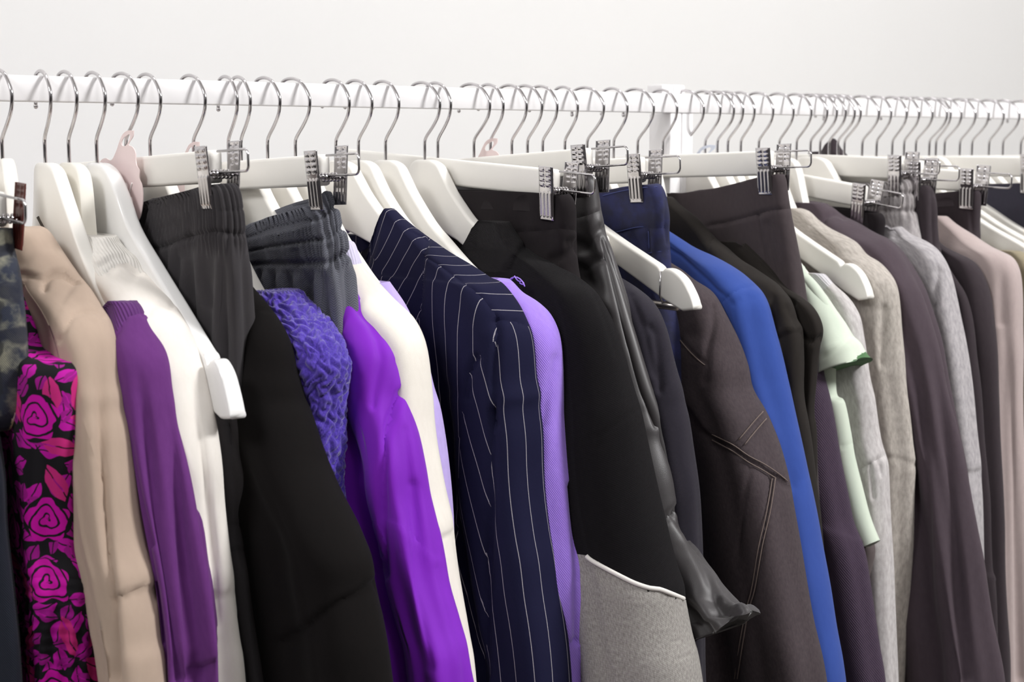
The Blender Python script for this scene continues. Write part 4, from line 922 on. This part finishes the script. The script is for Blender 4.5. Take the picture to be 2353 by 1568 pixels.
gY = garment('trousers', 'charcoal brown tailored trousers with a wide waistband and stitched pleats', 'trousers', 1523,
        px(('D', 952, 62, 970, 110, 984, 215, 1000, 310, 1012, 380, 1032, 470, 1052, 570, 1072, 680, 1092, 800, 1112, 960, 1130, 1100, 1150, 1300)),
        Mt['chartr'], th=(.018, .03), grow=.2, smooth=.003, top=px(('D', 225, 205, 350, 190, 500, 165, 640, 130, 775, 95, 870, 70, 952, 62)), topfade=.08,
        seams=[('g', px(('D', 400, 435, 520, 415, 700, 370, 850, 325, 1000, 312)), .002, 5), ('g', px(('D', 755, 360, 765, 480, 790, 600, 820, 750)), .0024, 5), ('g', px(('D', 522, 425, 528, 560)), .002, 4), ('g', px(('D', 830, 420, 840, 600, 880, 800)), .0016, 10)],
        parts=[('waistband', px(('D', 100, 0, 1040, 0, 1003, 312, 850, 325, 700, 370, 520, 415, 400, 435, 100, 480)), None)], zend=-.7)
gZ = garment('coat', 'dark plum fleece coat with a stepped side seam, left of the mint green top', 'coat', 1578,
        px(('D', 1060, 900, 1130, 1080, 1190, 1270, 1222, 1400, 1240, 1530), ('d', 515, 20, 540, 180, 570, 370, 610, 560, 640, 725, 668, 785, 682, 830, 702, 900, 722, 1030, 752, 1230, 780, 1420, 806, 1568)),
        Mt['plum'], th=(.018, .042), drape=(3, .05), seams=[('s', px(('d', 470, 725, 550, 750, 620, 775, 672, 800)), .002, 30)])
gAA = garment('blouse', 'pale mint green top with a flared short sleeve lined in dark green', 'blouse', 1620,
        px(('E', -60, 800, 0, 888, 60, 950, 130, 1040, 180, 1130, 200, 1250, 215, 1400), ('d', 560, 0, 602, 20, 640, 180, 656, 285, 690, 430, 740, 620, 795, 795)),
        Mt['mint'], th=(.014, .022), drape=(2, .02), wrinkle=.0012, stop=True, hem=px(('d', 560, 880, 705, 845, 795, 798)), smooth=.003,
        seams=[('g', px(('d', 585, 300, 620, 290, 656, 280)), .0012, 4)])
gAAs = garment('x', '', '', 1620, px(('E', -20, 860, 30, 920, 60, 952, 130, 1040, 200, 1130, 280, 1230, 350, 1298, 398, 1326, 432, 1388, 482, 1468)), Mt['mint'], th=(.02, .07), grow=.16, drape=(4, .05), stop=True, parent=gAA['root'], body='flared_sleeve', smooth=.003,
        hem=px(('E', 150, 1640, 300, 1570, 400, 1532, 482, 1470)), uback=.12, wrinkle=.002, wscale=16, seams=[('g', px(('E', 130, 1510, 230, 1440, 310, 1370, 360, 1330, 398, 1326)), .002, 5)],
        parts=[('hem_lining', px(('E', 300, 1600, 330, 1545, 380, 1495, 440, 1462, 520, 1440, 560, 1600)), Mt['mintlin'], 'dark green lining')])
gZ2 = garment('top', 'dark taupe top ending behind the hanging mint green strap', 'top', 1648,
        px(('d', 480, -80, 555, 130, 620, 380, 690, 600, 745, 760, 776, 842, 764, 925, 735, 1042)), Mt['taupe'], th=(.012, .022), stop=True, drape=(2, .03))
gAB = garment('sweater', 'pale grey sweater with ribbed neckline and a gathered sleeve, under the mint top', 'sweater', 1672,
        px(('E', 70, 905, 110, 892, 150, 920, 182, 960, 240, 1010, 310, 1080, 370, 1170, 402, 1240, 416, 1330, 432, 1420), ('d', 745, -60, 768, 30, 782, 150, 800, 280, 820, 345, 834, 400, 842, 600, 856, 900, 864, 1100, 872, 1300, 878, 1568)),
        Mt['ltgrey'], th=(.014, .03), drape=(3, .06), seams=[('g', px(('d', 690, 412, 740, 392, 780, 365, 822, 342)), .003, 5), ('g', px(('d', 735, 400, 745, 480, 755, 580)), .003, 6), ('g', px(('d', 785, 370, 800, 450)), .0025, 5)],
        parts=[('neck_ribbing', px(('E', 40, 870, 120, 870, 200, 965, 100, 1040, 40, 960)), Mt['ltrib']), ('lower_sleeve', px(('d', 600, 440, 690, 412, 740, 392, 780, 365, 840, 338, 1000, 400, 1000, 1900, 600, 1900)), None)])
gAD = garment('sweatshirt', 'warm grey melange sweatshirt with a seam above the hip, behind the free hanger tip', 'sweatshirt', 1743,
        px(('E', -40, 440, 0, 448, 40, 470, 78, 515, 110, 535, 200, 590, 300, 650, 378, 694, 412, 742, 452, 786, 512, 812, 570, 860, 622, 922, 656, 992, 671, 1080, 681, 1200, 691, 1350, 704, 1480), ('d', 935, -30, 958, 130, 975, 300, 986, 380, 981, 550, 975, 800, 964, 1000, 946, 1250, 924, 1480)),
        Mt['warmgrey'], th=(.017, .044), drape=(3, .05), folds=[(.035, .012, -.008, .12)], seams=[('s', px(('d', 820, 345, 900, 358, 986, 385)), -.0018, 26), ('g', px(('E', 25, 560, 60, 520, 100, 515, 140, 545)), .0014, 5), ('g', px(('E', 560, 1150, 545, 1350, 540, 1568)), .003, 9)],
        parts=[('collar', px(('E', -120, 400, 60, 400, 145, 530, 100, 517, 60, 522, 25, 562, -120, 560)), None)])
gAE = garment('sweater', 'dusky purple roll-neck sweater running in front of the grey marl joggers', 'sweater', 1790,
        px(('E', 20, 395, 55, 370, 120, 382, 200, 432, 262, 484, 302, 512, 400, 562, 500, 620, 600, 672, 680, 742, 742, 822, 800, 920, 850, 1022, 890, 1150, 920, 1250, 950, 1350, 980, 1480), ('d', 1176, 20, 1200, 130, 1230, 280, 1260, 420, 1290, 600, 1320, 780, 1350, 950, 1370, 1080, 1395, 1250, 1420, 1400, 1442, 1568)),
        Mt['aubrown'], th=(.018, .06), drape=(4, .09), folds=[(.03, .012, -.014, .12), (.06, .013, .008, .15), (.085, .012, -.012, .15)], seams=[('f', px(('p', 2130, 720), ('d', 1120, 0, 1160, 400, 1200, 900, 1240, 1568)), .008, 15), ('f', px(('p', 2090, 720), ('d', 1015, 0, 1040, 500, 1056, 1000, 1066, 1568)), .005, 10), ('g', px(('E', 120, 560, 150, 500, 190, 482, 230, 482, 280, 508)), .0026, 6), ('g', px(('d', 960, 1370, 1000, 1480, 1030, 1568)), .0016, 5)],
        parts=[('roll_collar', px(('E', -60, 330, 100, 330, 290, 500, 232, 484, 190, 484, 150, 502, 120, 562, -60, 500)), None)])
gAF = garment('trousers', 'black trousers hanging from the far tilted clip hanger, above the dusky purple sweater', 'trousers', 1830,
        px(('E', 535, 474, 556, 492, 566, 530, 560, 590, 555, 650, 560, 800, 570, 1000)), Mt['blacktr'], th=(.016, .02), smooth=.003, top=px(('E', 190, 425, 340, 442, 430, 460, 535, 474)), topfade=.06, zend=-.6)
gAG2 = garment('sweatshirt', 'mid grey marl sweatshirt with a straight hem seam, right of the dusky purple sweater', 'sweatshirt', 1862,
        px(('E', 555, 560, 580, 538, 622, 530, 668, 545, 712, 590, 765, 632, 830, 662, 900, 700, 958, 742, 1002, 802, 1040, 880, 1070, 980, 1096, 1100, 1120, 1250, 1144, 1400), ('d', 1282, -20, 1302, 130, 1322, 280, 1338, 400, 1338, 430, 1338, 480, 1348, 600, 1358, 800, 1366, 950, 1372, 1100)),
        Mt['joggr2'], th=(.016, .038), drape=(3, .05), seams=[('s', px(('d', 1262, 435, 1300, 430, 1340, 424)), -.003, 26), ('g', px(('E', 650, 640, 640, 600, 610, 570)), .003, 10), ('g', px(('E', 960, 880, 930, 1000, 905, 1150)), .004, 10)],
        parts=[('collar', px(('E', 500, 480, 640, 480, 735, 600, 640, 660, 540, 660)), None)])
gAG = garment('joggers', 'grey marl joggers with a gathered waist, clipped in the blurred right part', 'joggers', 1884,
        px(('E', 722, 226, 748, 232, 764, 265, 774, 350, 780, 430, 796, 500, 812, 570, 832, 650, 850, 760, 880, 1000)), Mt['joggr'], ds=(.002, .006), ncol=(49, 150), th=(.022, .028), smooth=.003, top=px(('E', 420, 258, 600, 244, 722, 226)), topfade=.08,
        disp=lambda U, Vv, s, ur: gathers(.04, .007, .0014)(U, Vv, s, ur) - .003 * np.exp(-((s - .022) / .003) ** 2) - .003 * np.exp(-((s - .043) / .003) ** 2), zend=-.6)
gAH = garment('trousers', 'narrow black trousers beside the grey marl joggers', 'trousers', 1905,
        px(('E', 862, 272, 890, 280, 912, 312, 930, 370, 940, 450, 946, 550, 956, 650, 968, 730, 990, 900)), Mt['darkaub'], th=(.02, .026), smooth=.003, top=px(('E', 780, 292, 830, 280, 862, 272)), topfade=.06, zend=-.7,
        seams=[('g', px(('E', 905, 330, 905, 500, 915, 700)), .003, 6)])
gAI = garment('top', 'narrow dark aubergine top between the grey sweatshirt and dark jacket', 'top', 1915,
        px(('E', 1000, 800, 1090, 950, 1150, 1050, 1190, 1180, 1215, 1330, 1232, 1500), ('d', 1340, 0, 1362, 300, 1386, 600, 1400, 975, 1412, 1010, 1430, 1300, 1446, 1568)), Mt['darkaub'], th=(.012, .022), drape=(3, .03), seams=[('s', px(('d', 1370, 985, 1400, 985, 1420, 990)), .002, 20)])
gAI2 = garment('jacket', 'dark charcoal jacket with a rounded shoulder, left of the mauve coat', 'jacket', 1940,
        px(('E', 960, 670, 1010, 712, 1100, 765, 1188, 806, 1240, 852, 1282, 930, 1320, 1022, 1350, 1150, 1372, 1300, 1390, 1500), ('d', 1438, 20, 1446, 300, 1460, 600, 1475, 1000, 1485, 1300, 1492, 1568)), Mt['darkaub'], th=(.016, .036), drape=(3, .04))
garment('x', '', '', 1960, px(('p', 1916, 317, 1924, 326, 1930, 338, 1938, 348, 1950, 360, 1960, 400)), Mt['darkaub'], th=(.008, .02), grow=.03, drape=(3, .02), parent=gAI2['root'], body='hood_tip', stop=True, smooth=.002, top=px(('p', 1890, 350, 1900, 332, 1916, 317)), topfade=.06, uback=-.07)
gAJ = garment('coat', 'mauve-beige wool coat at the right edge of the photo', 'coat', 1981,
        px(('E', 940, 492, 962, 472, 1002, 482, 1062, 532, 1150, 590, 1250, 658, 1350, 716, 1450, 762, 1502, 802, 1532, 862, 1550, 940, 1560, 1100, 1562, 1300, 1568, 1500), ('d', 1562, 60, 1568, 500, 1574, 1000, 1585, 1568)),
        Mt['mauve'], th=(.018, .048), drape=(4, .07), folds=[(.03, .01, -.007, .1), (.06, .012, -.007, .12)], seams=[('f', px(('p', 2315, 720), ('d', 1500, 0, 1525, 700, 1545, 1568)), .006, 11), ('f', px(('E', 1420, 830, 1400, 1000, 1400, 1300)), .002, 12)])
gAK = garment('trousers', 'dark aubergine trousers on the blurred clip hanger above the mauve coat', 'trousers', 2014,
        px(('E', 1230, 308, 1250, 325, 1252, 400, 1250, 470, 1248, 560, 1256, 680, 1262, 800)), Mt['darkaub'], th=(.018, .022), smooth=.003, top=px(('E', 920, 330, 1100, 312, 1230, 306)), topfade=.05, zend=-.6,
        seams=[('g', px(('E', 1165, 330, 1180, 450, 1195, 600)), .002, 8)])
gAO = garment('jacket', 'khaki jacket cut off by the right edge, beside the mauve coat', 'jacket', 2050,
        px(('E', 1440, 740, 1500, 722, 1568, 760, 1640, 830, 1690, 930, 1720, 1100, 1740, 1400)), Mt['olive'], th=(.016, .036))
gAL = garment('trousers', 'blue-black trousers clipped at the far right edge', 'trousers', 2150,
        px(('E', 1790, 250, 1800, 330, 1806, 450, 1815, 600, 1830, 900)), Mt['ink'], th=(.02, .026), smooth=.003, top=px(('E', 1200, 262, 1400, 258, 1790, 246)), topfade=.05, zend=-.6)

# ------------------------------------------------------------------ hangers carrying the clothes
G_ = INFO
def CH(h, label, seed, g=None, **k): return coat_hanger(hookX(h), label, seed, prof=prof(g) if g else None, **k)
CH(5, 'white wooden hanger of the beige roll-neck sweater, leftmost in the photo', 1, gC)
CH(103, 'white wooden hanger with a small dark notch, holding the plum sweater', 2, gD)
q = [onplane(x, y, hookX(103) - .0064) for x, y in ((84, 500), (88, 497), (103, 524), (99, 529))]
V = np.array([(hookX(103) - .0066 + k * .0012, YR - u, z + CZ) for k in (0, 1) for u, z in q]); mesh_obj('dark_notch', V, [(0, 1, 2, 3), (7, 6, 5, 4), (0, 4, 5, 1), (1, 5, 6, 2), (2, 6, 7, 3), (3, 7, 4, 0)], plain('dark_felt', (82, 74, 66), .8), [o for o in C.objects if o.get('label', '').startswith('white wooden hanger with a small dark notch')][0], smooth=False)['label'] = 'small dark notch'
CH(158, 'ivory wooden hanger holding the white ruffled-collar sweater', 3, gE, mat=M_CREAM)
FT = [(0, -.016), (.018, -.0172), (.033, -.0235), (.05, -.040), (.073, -.069), (.113, -.0985), (.158, -.130), (.198, -.1585), (.2065, -.1635), (.2105, -.1715), (.2145, -.1675), (.2215, -.166), (.232, -.1745), (.2405, -.190), (.2465, -.205)]
FB = [(0, -.085), (.04, -.1), (.08, -.125), (.12, -.148), (.16, -.1745), (.19, -.193), (.21, -.2055), (.23, -.212), (.2465, -.2095)]
coat_hanger(hookX(222), 'glossy white plastic hanger with a bare notched tip, in front of charcoal trousers', 4, mat=M_GLOSS, top=FT, bot=FB, th=.014)
CH(345, 'white wooden hanger of the plain black coat, mostly hidden by charcoal trousers', 6, gH)
CH(445, 'white wooden hanger carrying the violet-blue knit sweater', 7, gI)
CH(554, 'white wooden hanger of the vivid purple blouse, hidden behind slate trousers', 9, gK)
CH(615, 'white wooden hanger of the cream fleece sweater', 10, gL)
CH(679, 'white wooden hanger of the pale lavender top', 11, gM)
CH(772, 'white wooden hanger inside the pinstripe blazer, nearest the slate trousers clip', 12, gN, yaw=.1)
CH(824, 'white wooden hanger with a narrow visible arm, right behind the pinstripe blazer hanger', 13)
CH(886, 'white wooden hanger carrying the lilac sweatshirt, its long arm crossing above the blazer', 14, gO)
CH(976, 'white wooden hanger carrying the black polo sweatshirt', 15, gP)
CH(1127, 'white wooden hanger of the inky black jacket, with a pink tag on its hook', 18, gS)
UT = [(0, -.016), (.014, -.0163), (.027, -.0205), (.038, -.0325), (.052, -.048), (.08, -.0715), (.105, -.084), (.14, -.0985), (.18, -.1135), (.198, -.1205), (.2035, -.126), (.208, -.1225), (.22, -.1235), (.235, -.1315), (.247, -.1455), (.252, -.156)]
UB = [(0, -.078), (.03, -.086), (.06, -.095), (.1, -.111), (.14, -.126), (.18, -.1425), (.21, -.155), (.235, -.163), (.252, -.1605)]
def u_tip(h, pt): return onplane(*pt, hookX(h))[0] / .252
hU = coat_hanger(hookX(1247), 'white wooden hanger with its bare notched tip and trouser bar over the denim jacket', 21, top=[(u * u_tip(1247, (1603, 708)), z) for u, z in UT], bot=[(u * u_tip(1247, (1603, 708)), z) for u, z in UB])
fu = frame(hookX(1247)); ku = u_tip(1247, (1603, 708)); un = .2035 * ku
pB = onplane(1492, 692, hookX(1247)); zB = onplane(1530, 702, hookX(1247))[1]
V, F = tube(fu([(-.15, 0, zB), (un - .006, 0, zB), (un + .02, 0, zB)]), .0042, 14); mesh_obj('trouser_bar', V, F, plain('brushed_steel', (190, 184, 180), .3, 1), hU)
for sg in (1, -1):
    pth = [(sg * un, -.0066, -.126), (sg * un, .0066, -.126), (sg * un, .0069, -.15), (sg * un, .002, zB), (sg * un, -.002, zB), (sg * un, -.0069, -.15)]
    V, F = tube(fu(pth), .0011, 8, True); mesh_obj('bar_wire', V, F, M_CHROME, hU)
CH(1349, 'white wooden hanger of the faded black denim jacket', 23, gV)
CH(1410, 'white wooden hanger of the royal blue blazer', 24, gW)
CH(1465, 'white wooden hanger of the soft black lapel coat, right before the rack post', 25, gX)
CH(1578, 'white wooden hanger of the dark plum coat, its hook just past the rack post', 27, gZ)
CH(1620, 'white wooden hanger of the mint green top, with a pale blue tag on its hook', 28, gAA)
CH(1648, 'white wooden hanger of the dark taupe top', 29, gZ2)
CH(1672, 'white wooden hanger of the pale grey sweater', 290, gAB)
kc = u_tip(1702, (2000, 708))
coat_hanger(hookX(1702), 'white wooden hanger with a bare tip and green thread, over the warm grey sweatshirt', 30, top=[(u * kc, z - .012 * min(1, u / .1)) for u, z in UT], bot=[(u * kc, z - .012 * min(1, u / .1)) for u, z in UB])
CH(1743, 'white wooden hanger of the warm grey sweatshirt', 31, gAD)
CH(1790, 'white wooden hanger of the dusky purple sweater', 32, gAE)
CH(1862, 'white wooden hanger of the mid grey marl sweatshirt', 33, gAG2)
CH(1925, 'white wooden hanger of the dark aubergine top', 36, gAI)
CH(1940, 'white wooden hanger of the dark charcoal jacket', 37, gAI2)
CH(1981, 'white wooden hanger of the mauve-beige coat', 38, gAJ)
CH(2050, 'white wooden hanger of the khaki jacket', 40, gAO)
# plain hangers without visible clothes further along the second rack
SHORT = dict(top=ARM[:7] + [(.125, -.093)], bot=ARMB[:4] + [(.125, -.112)])
ORD = ['first', 'second', 'third', 'fourth', 'fifth', 'sixth', 'seventh', 'eighth', 'ninth', 'tenth', 'eleventh', 'twelfth']
for i, h in enumerate((2077, 2104, 2135, 2170, 2205, 2233, 2272, 2304, 2345)):
    CH(h, 'white wooden hanger at the blurred far right, %s hook left of the right edge' % (ORD[8 - i] if i < 8 else 'first'), 60 + i, group='hangers at the far right')
for i, h in enumerate((1176, 1212)):
    CH(h, 'white wooden hanger, its hook the %s one left of the bare-tipped hanger' % ('second' if i == 0 else 'first'), 80 + i, **SHORT)

def TL(h, a, b): return [onplane(*a, hookX(h)), onplane(*b, hookX(h))]
def UC(h, p): return onplane(*p, hookX(h) - .0125)[0]
clip_hanger(hookX(-150), 'white clip hanger of the acid-washed jeans, its red-brown clip at the left edge', 100, [(0, -.028), (.15, -.036)], UC(-150, (-38, 440)), jawmat=M_RUST)
clip_hanger(hookX(-215), 'white clip hanger of the dark navy trousers beyond the left edge', 101, [(0, -.016), (.15, -.016)], .14)
CH(-75, 'white wooden hanger of the floral dress beyond the left edge', 102, G_['black dress printed with magenta roses, puffed sleeve shirred at the elbow'])
clip_hanger(hookX(290), 'white clip hanger of the charcoal trousers, with a pink tag on its hook', 5, TL(290, (310, 362), (450, 349)), UC(290, (464, 349)))
clip_hanger(hookX(525), 'white clip hanger of the slate herringbone trousers', 8, TL(525, (560, 369), (700, 358)), UC(525, (716, 360)))
clip_hanger(hookX(1006), 'white clip hanger tilted down at the front, holding black trousers', 16, TL(1006, (1100, 372), (1243, 386)), UC(1006, (1256, 388)))
clip_hanger(hookX(1089), 'white clip hanger of the faux leather skirt', 17, TL(1089, (1151, 357), (1314, 343)), UC(1089, (1330, 342)))
clip_hanger(hookX(1298), 'white clip hanger of the dark navy jeans', 22, TL(1298, (1390, 366), (1450, 362)), UC(1298, (1456, 367)))
clip_hanger(hookX(1523), 'white clip hanger of the charcoal brown trousers', 26, TL(1523, (1577, 354), (1699, 349)), UC(1523, (1754, 355)))
clip_hanger(hookX(1830), 'white clip hanger tilted forward, holding the far black trousers', 331, TL(1830, (1808, 394), (1984, 426)), UC(1830, (1976, 436)))
clip_hanger(hookX(1884), 'white clip hanger of the grey marl joggers', 34, TL(1884, (1875, 355), (2045, 361)), UC(1884, (2056, 370)))
clip_hanger(hookX(1905), 'white clip hanger of the narrow black trousers', 35, TL(1905, (2000, 374), (2080, 376)), UC(1905, (2100, 385)))
clip_hanger(hookX(2014), 'white clip hanger of the dark aubergine trousers', 39, TL(2014, (2144, 387), (2211, 391)), UC(2014, (2222, 394)))
clip_hanger(hookX(2150), 'white clip hanger of the blue-black trousers at the right edge', 41, [(0, -.016), (.15, -.016)], .15)

# ------------------------------------------------------------------ paper tags on the hooks
def paper_tag(h, label, outline, hole, mat, signs, name='paper_tag', off=-.0135):
    X = hookX(h) + off
    o = root(name, X, onplane(*outline[0], X)[1], label, 'tag', 'paper tags on the hooks')
    def flat(pts, xoff, th, nm, m, holes=(), bev=0.0):
        cu = bpy.data.curves.new(nm, 'CURVE'); cu.dimensions = '2D'; cu.fill_mode = 'BOTH'; cu.extrude = th / 2
        for ring in (pts,) + tuple(holes):
            R = crsmooth(list(ring) + [ring[0]], 2.0)[:-1] if True else ring
            spn = cu.splines.new('POLY'); q = [onplane(x, y, X) for x, y in R]; spn.points.add(len(q) - 1)
            for p, (u, z) in zip(spn.points, q): p.co = (u, z, 0, 1)
            spn.use_cyclic_u = True
        tmp = bpy.data.objects.new(nm, cu); me = bpy.data.meshes.new_from_object(tmp); bpy.data.objects.remove(tmp)
        V = np.array([v.co[:] for v in me.vertices]); F = [tuple(p.vertices) for p in me.polygons]; bpy.data.meshes.remove(me); bpy.data.curves.remove(cu)
        W = np.stack([X + xoff + V[:, 2], YR - V[:, 0], V[:, 1] + CZ], -1)
        return mesh_obj(nm, W, F, m, o, smooth=False)
    flat(outline, 0, .0007, 'card', mat, (hole,) if hole else ())
    parts = []
    for stroke, r in signs:
        P = crsmooth([(X - .0005, YR - onplane(x, y, X)[0], onplane(x, y, X)[1] + CZ) for x, y in stroke], .001)
        parts.append(tube(P, r, 6))
    if parts: V, F = merge(parts); mesh_obj('percent_sign', V, F, M_INK, o)
    return o
def z1(*a): return [(a[i] / 3.92, 130 + a[i + 1] / 3.92) for i in range(0, len(a), 2)]
def z2(*a): return [(560 + a[i] / 3.92, 130 + a[i + 1] / 3.92) for i in range(0, len(a), 2)]
def z3(*a): return [(1100 + a[i] / 3.92, 150 + a[i + 1] / 3.92) for i in range(0, len(a), 2)]
TAG = z1(1205, 668, 1200, 720, 1160, 790, 1198, 818, 1222, 865, 1225, 940, 1235, 985, 1258, 1030, 1258, 1100, 1280, 1160, 1290, 1250, 1285, 1350, 1268, 1440, 1235, 1505, 1208, 1535, 1120, 1500, 1020, 1400, 960, 1290, 930, 1180, 900, 1060, 905, 950, 950, 916, 1005, 934, 1050, 850, 1075, 775, 1105, 705, 1150, 668)
HOLE = z1(1160, 700, 1115, 735, 1097, 775, 1105, 805, 1130, 805, 1150, 785, 1172, 735, 1172, 705)
SIGN = [(z1(1197, 1140, 1180, 1200, 1163, 1262), .0011), (z1(1140, 1145, 1122, 1170, 1112, 1215, 1120, 1240, 1140, 1225, 1150, 1180, 1142, 1145), .0011), (z1(1188, 1272, 1170, 1300, 1160, 1360, 1172, 1390, 1190, 1370, 1197, 1310, 1188, 1272), .0011)]
paper_tag(290, 'scalloped pink paper tag with a white percent sign, left of the charcoal trousers', TAG, HOLE, M_PINK, SIGN)
def moved(pts, dx, dy, kx=1.0, ky=1.0, c=(290, 330)): return [(c[0] + (x - c[0]) * kx + dx, c[1] + (y - c[1]) * ky + dy) for x, y in pts]
paper_tag(445, 'pink paper tag showing only its loop above the charcoal trousers clip', moved(TAG, 152, 20, .95, .8), moved(HOLE, 152, 20, .95, .8), M_PINK, [(moved(s, 152, 20, .95, .8), r) for s, r in SIGN], off=-.004)
paper_tag(1127, 'pink paper tag behind the bar of the tilted clip hanger', moved(TAG, 835, 12, 1.05, .8), moved(HOLE, 835, 12, 1.05, .8), M_PINK, [], off=-.004)
paper_tag(1620, 'pale blue paper tag with a percent sign, just past the rack post', moved(TAG, 1332, 22, 1.25, .62), moved(HOLE, 1332, 22, 1.25, .62), M_BLUE, [(moved(s, 1332, 22, 1.25, .62), r) for s, r in SIGN], off=-.004)
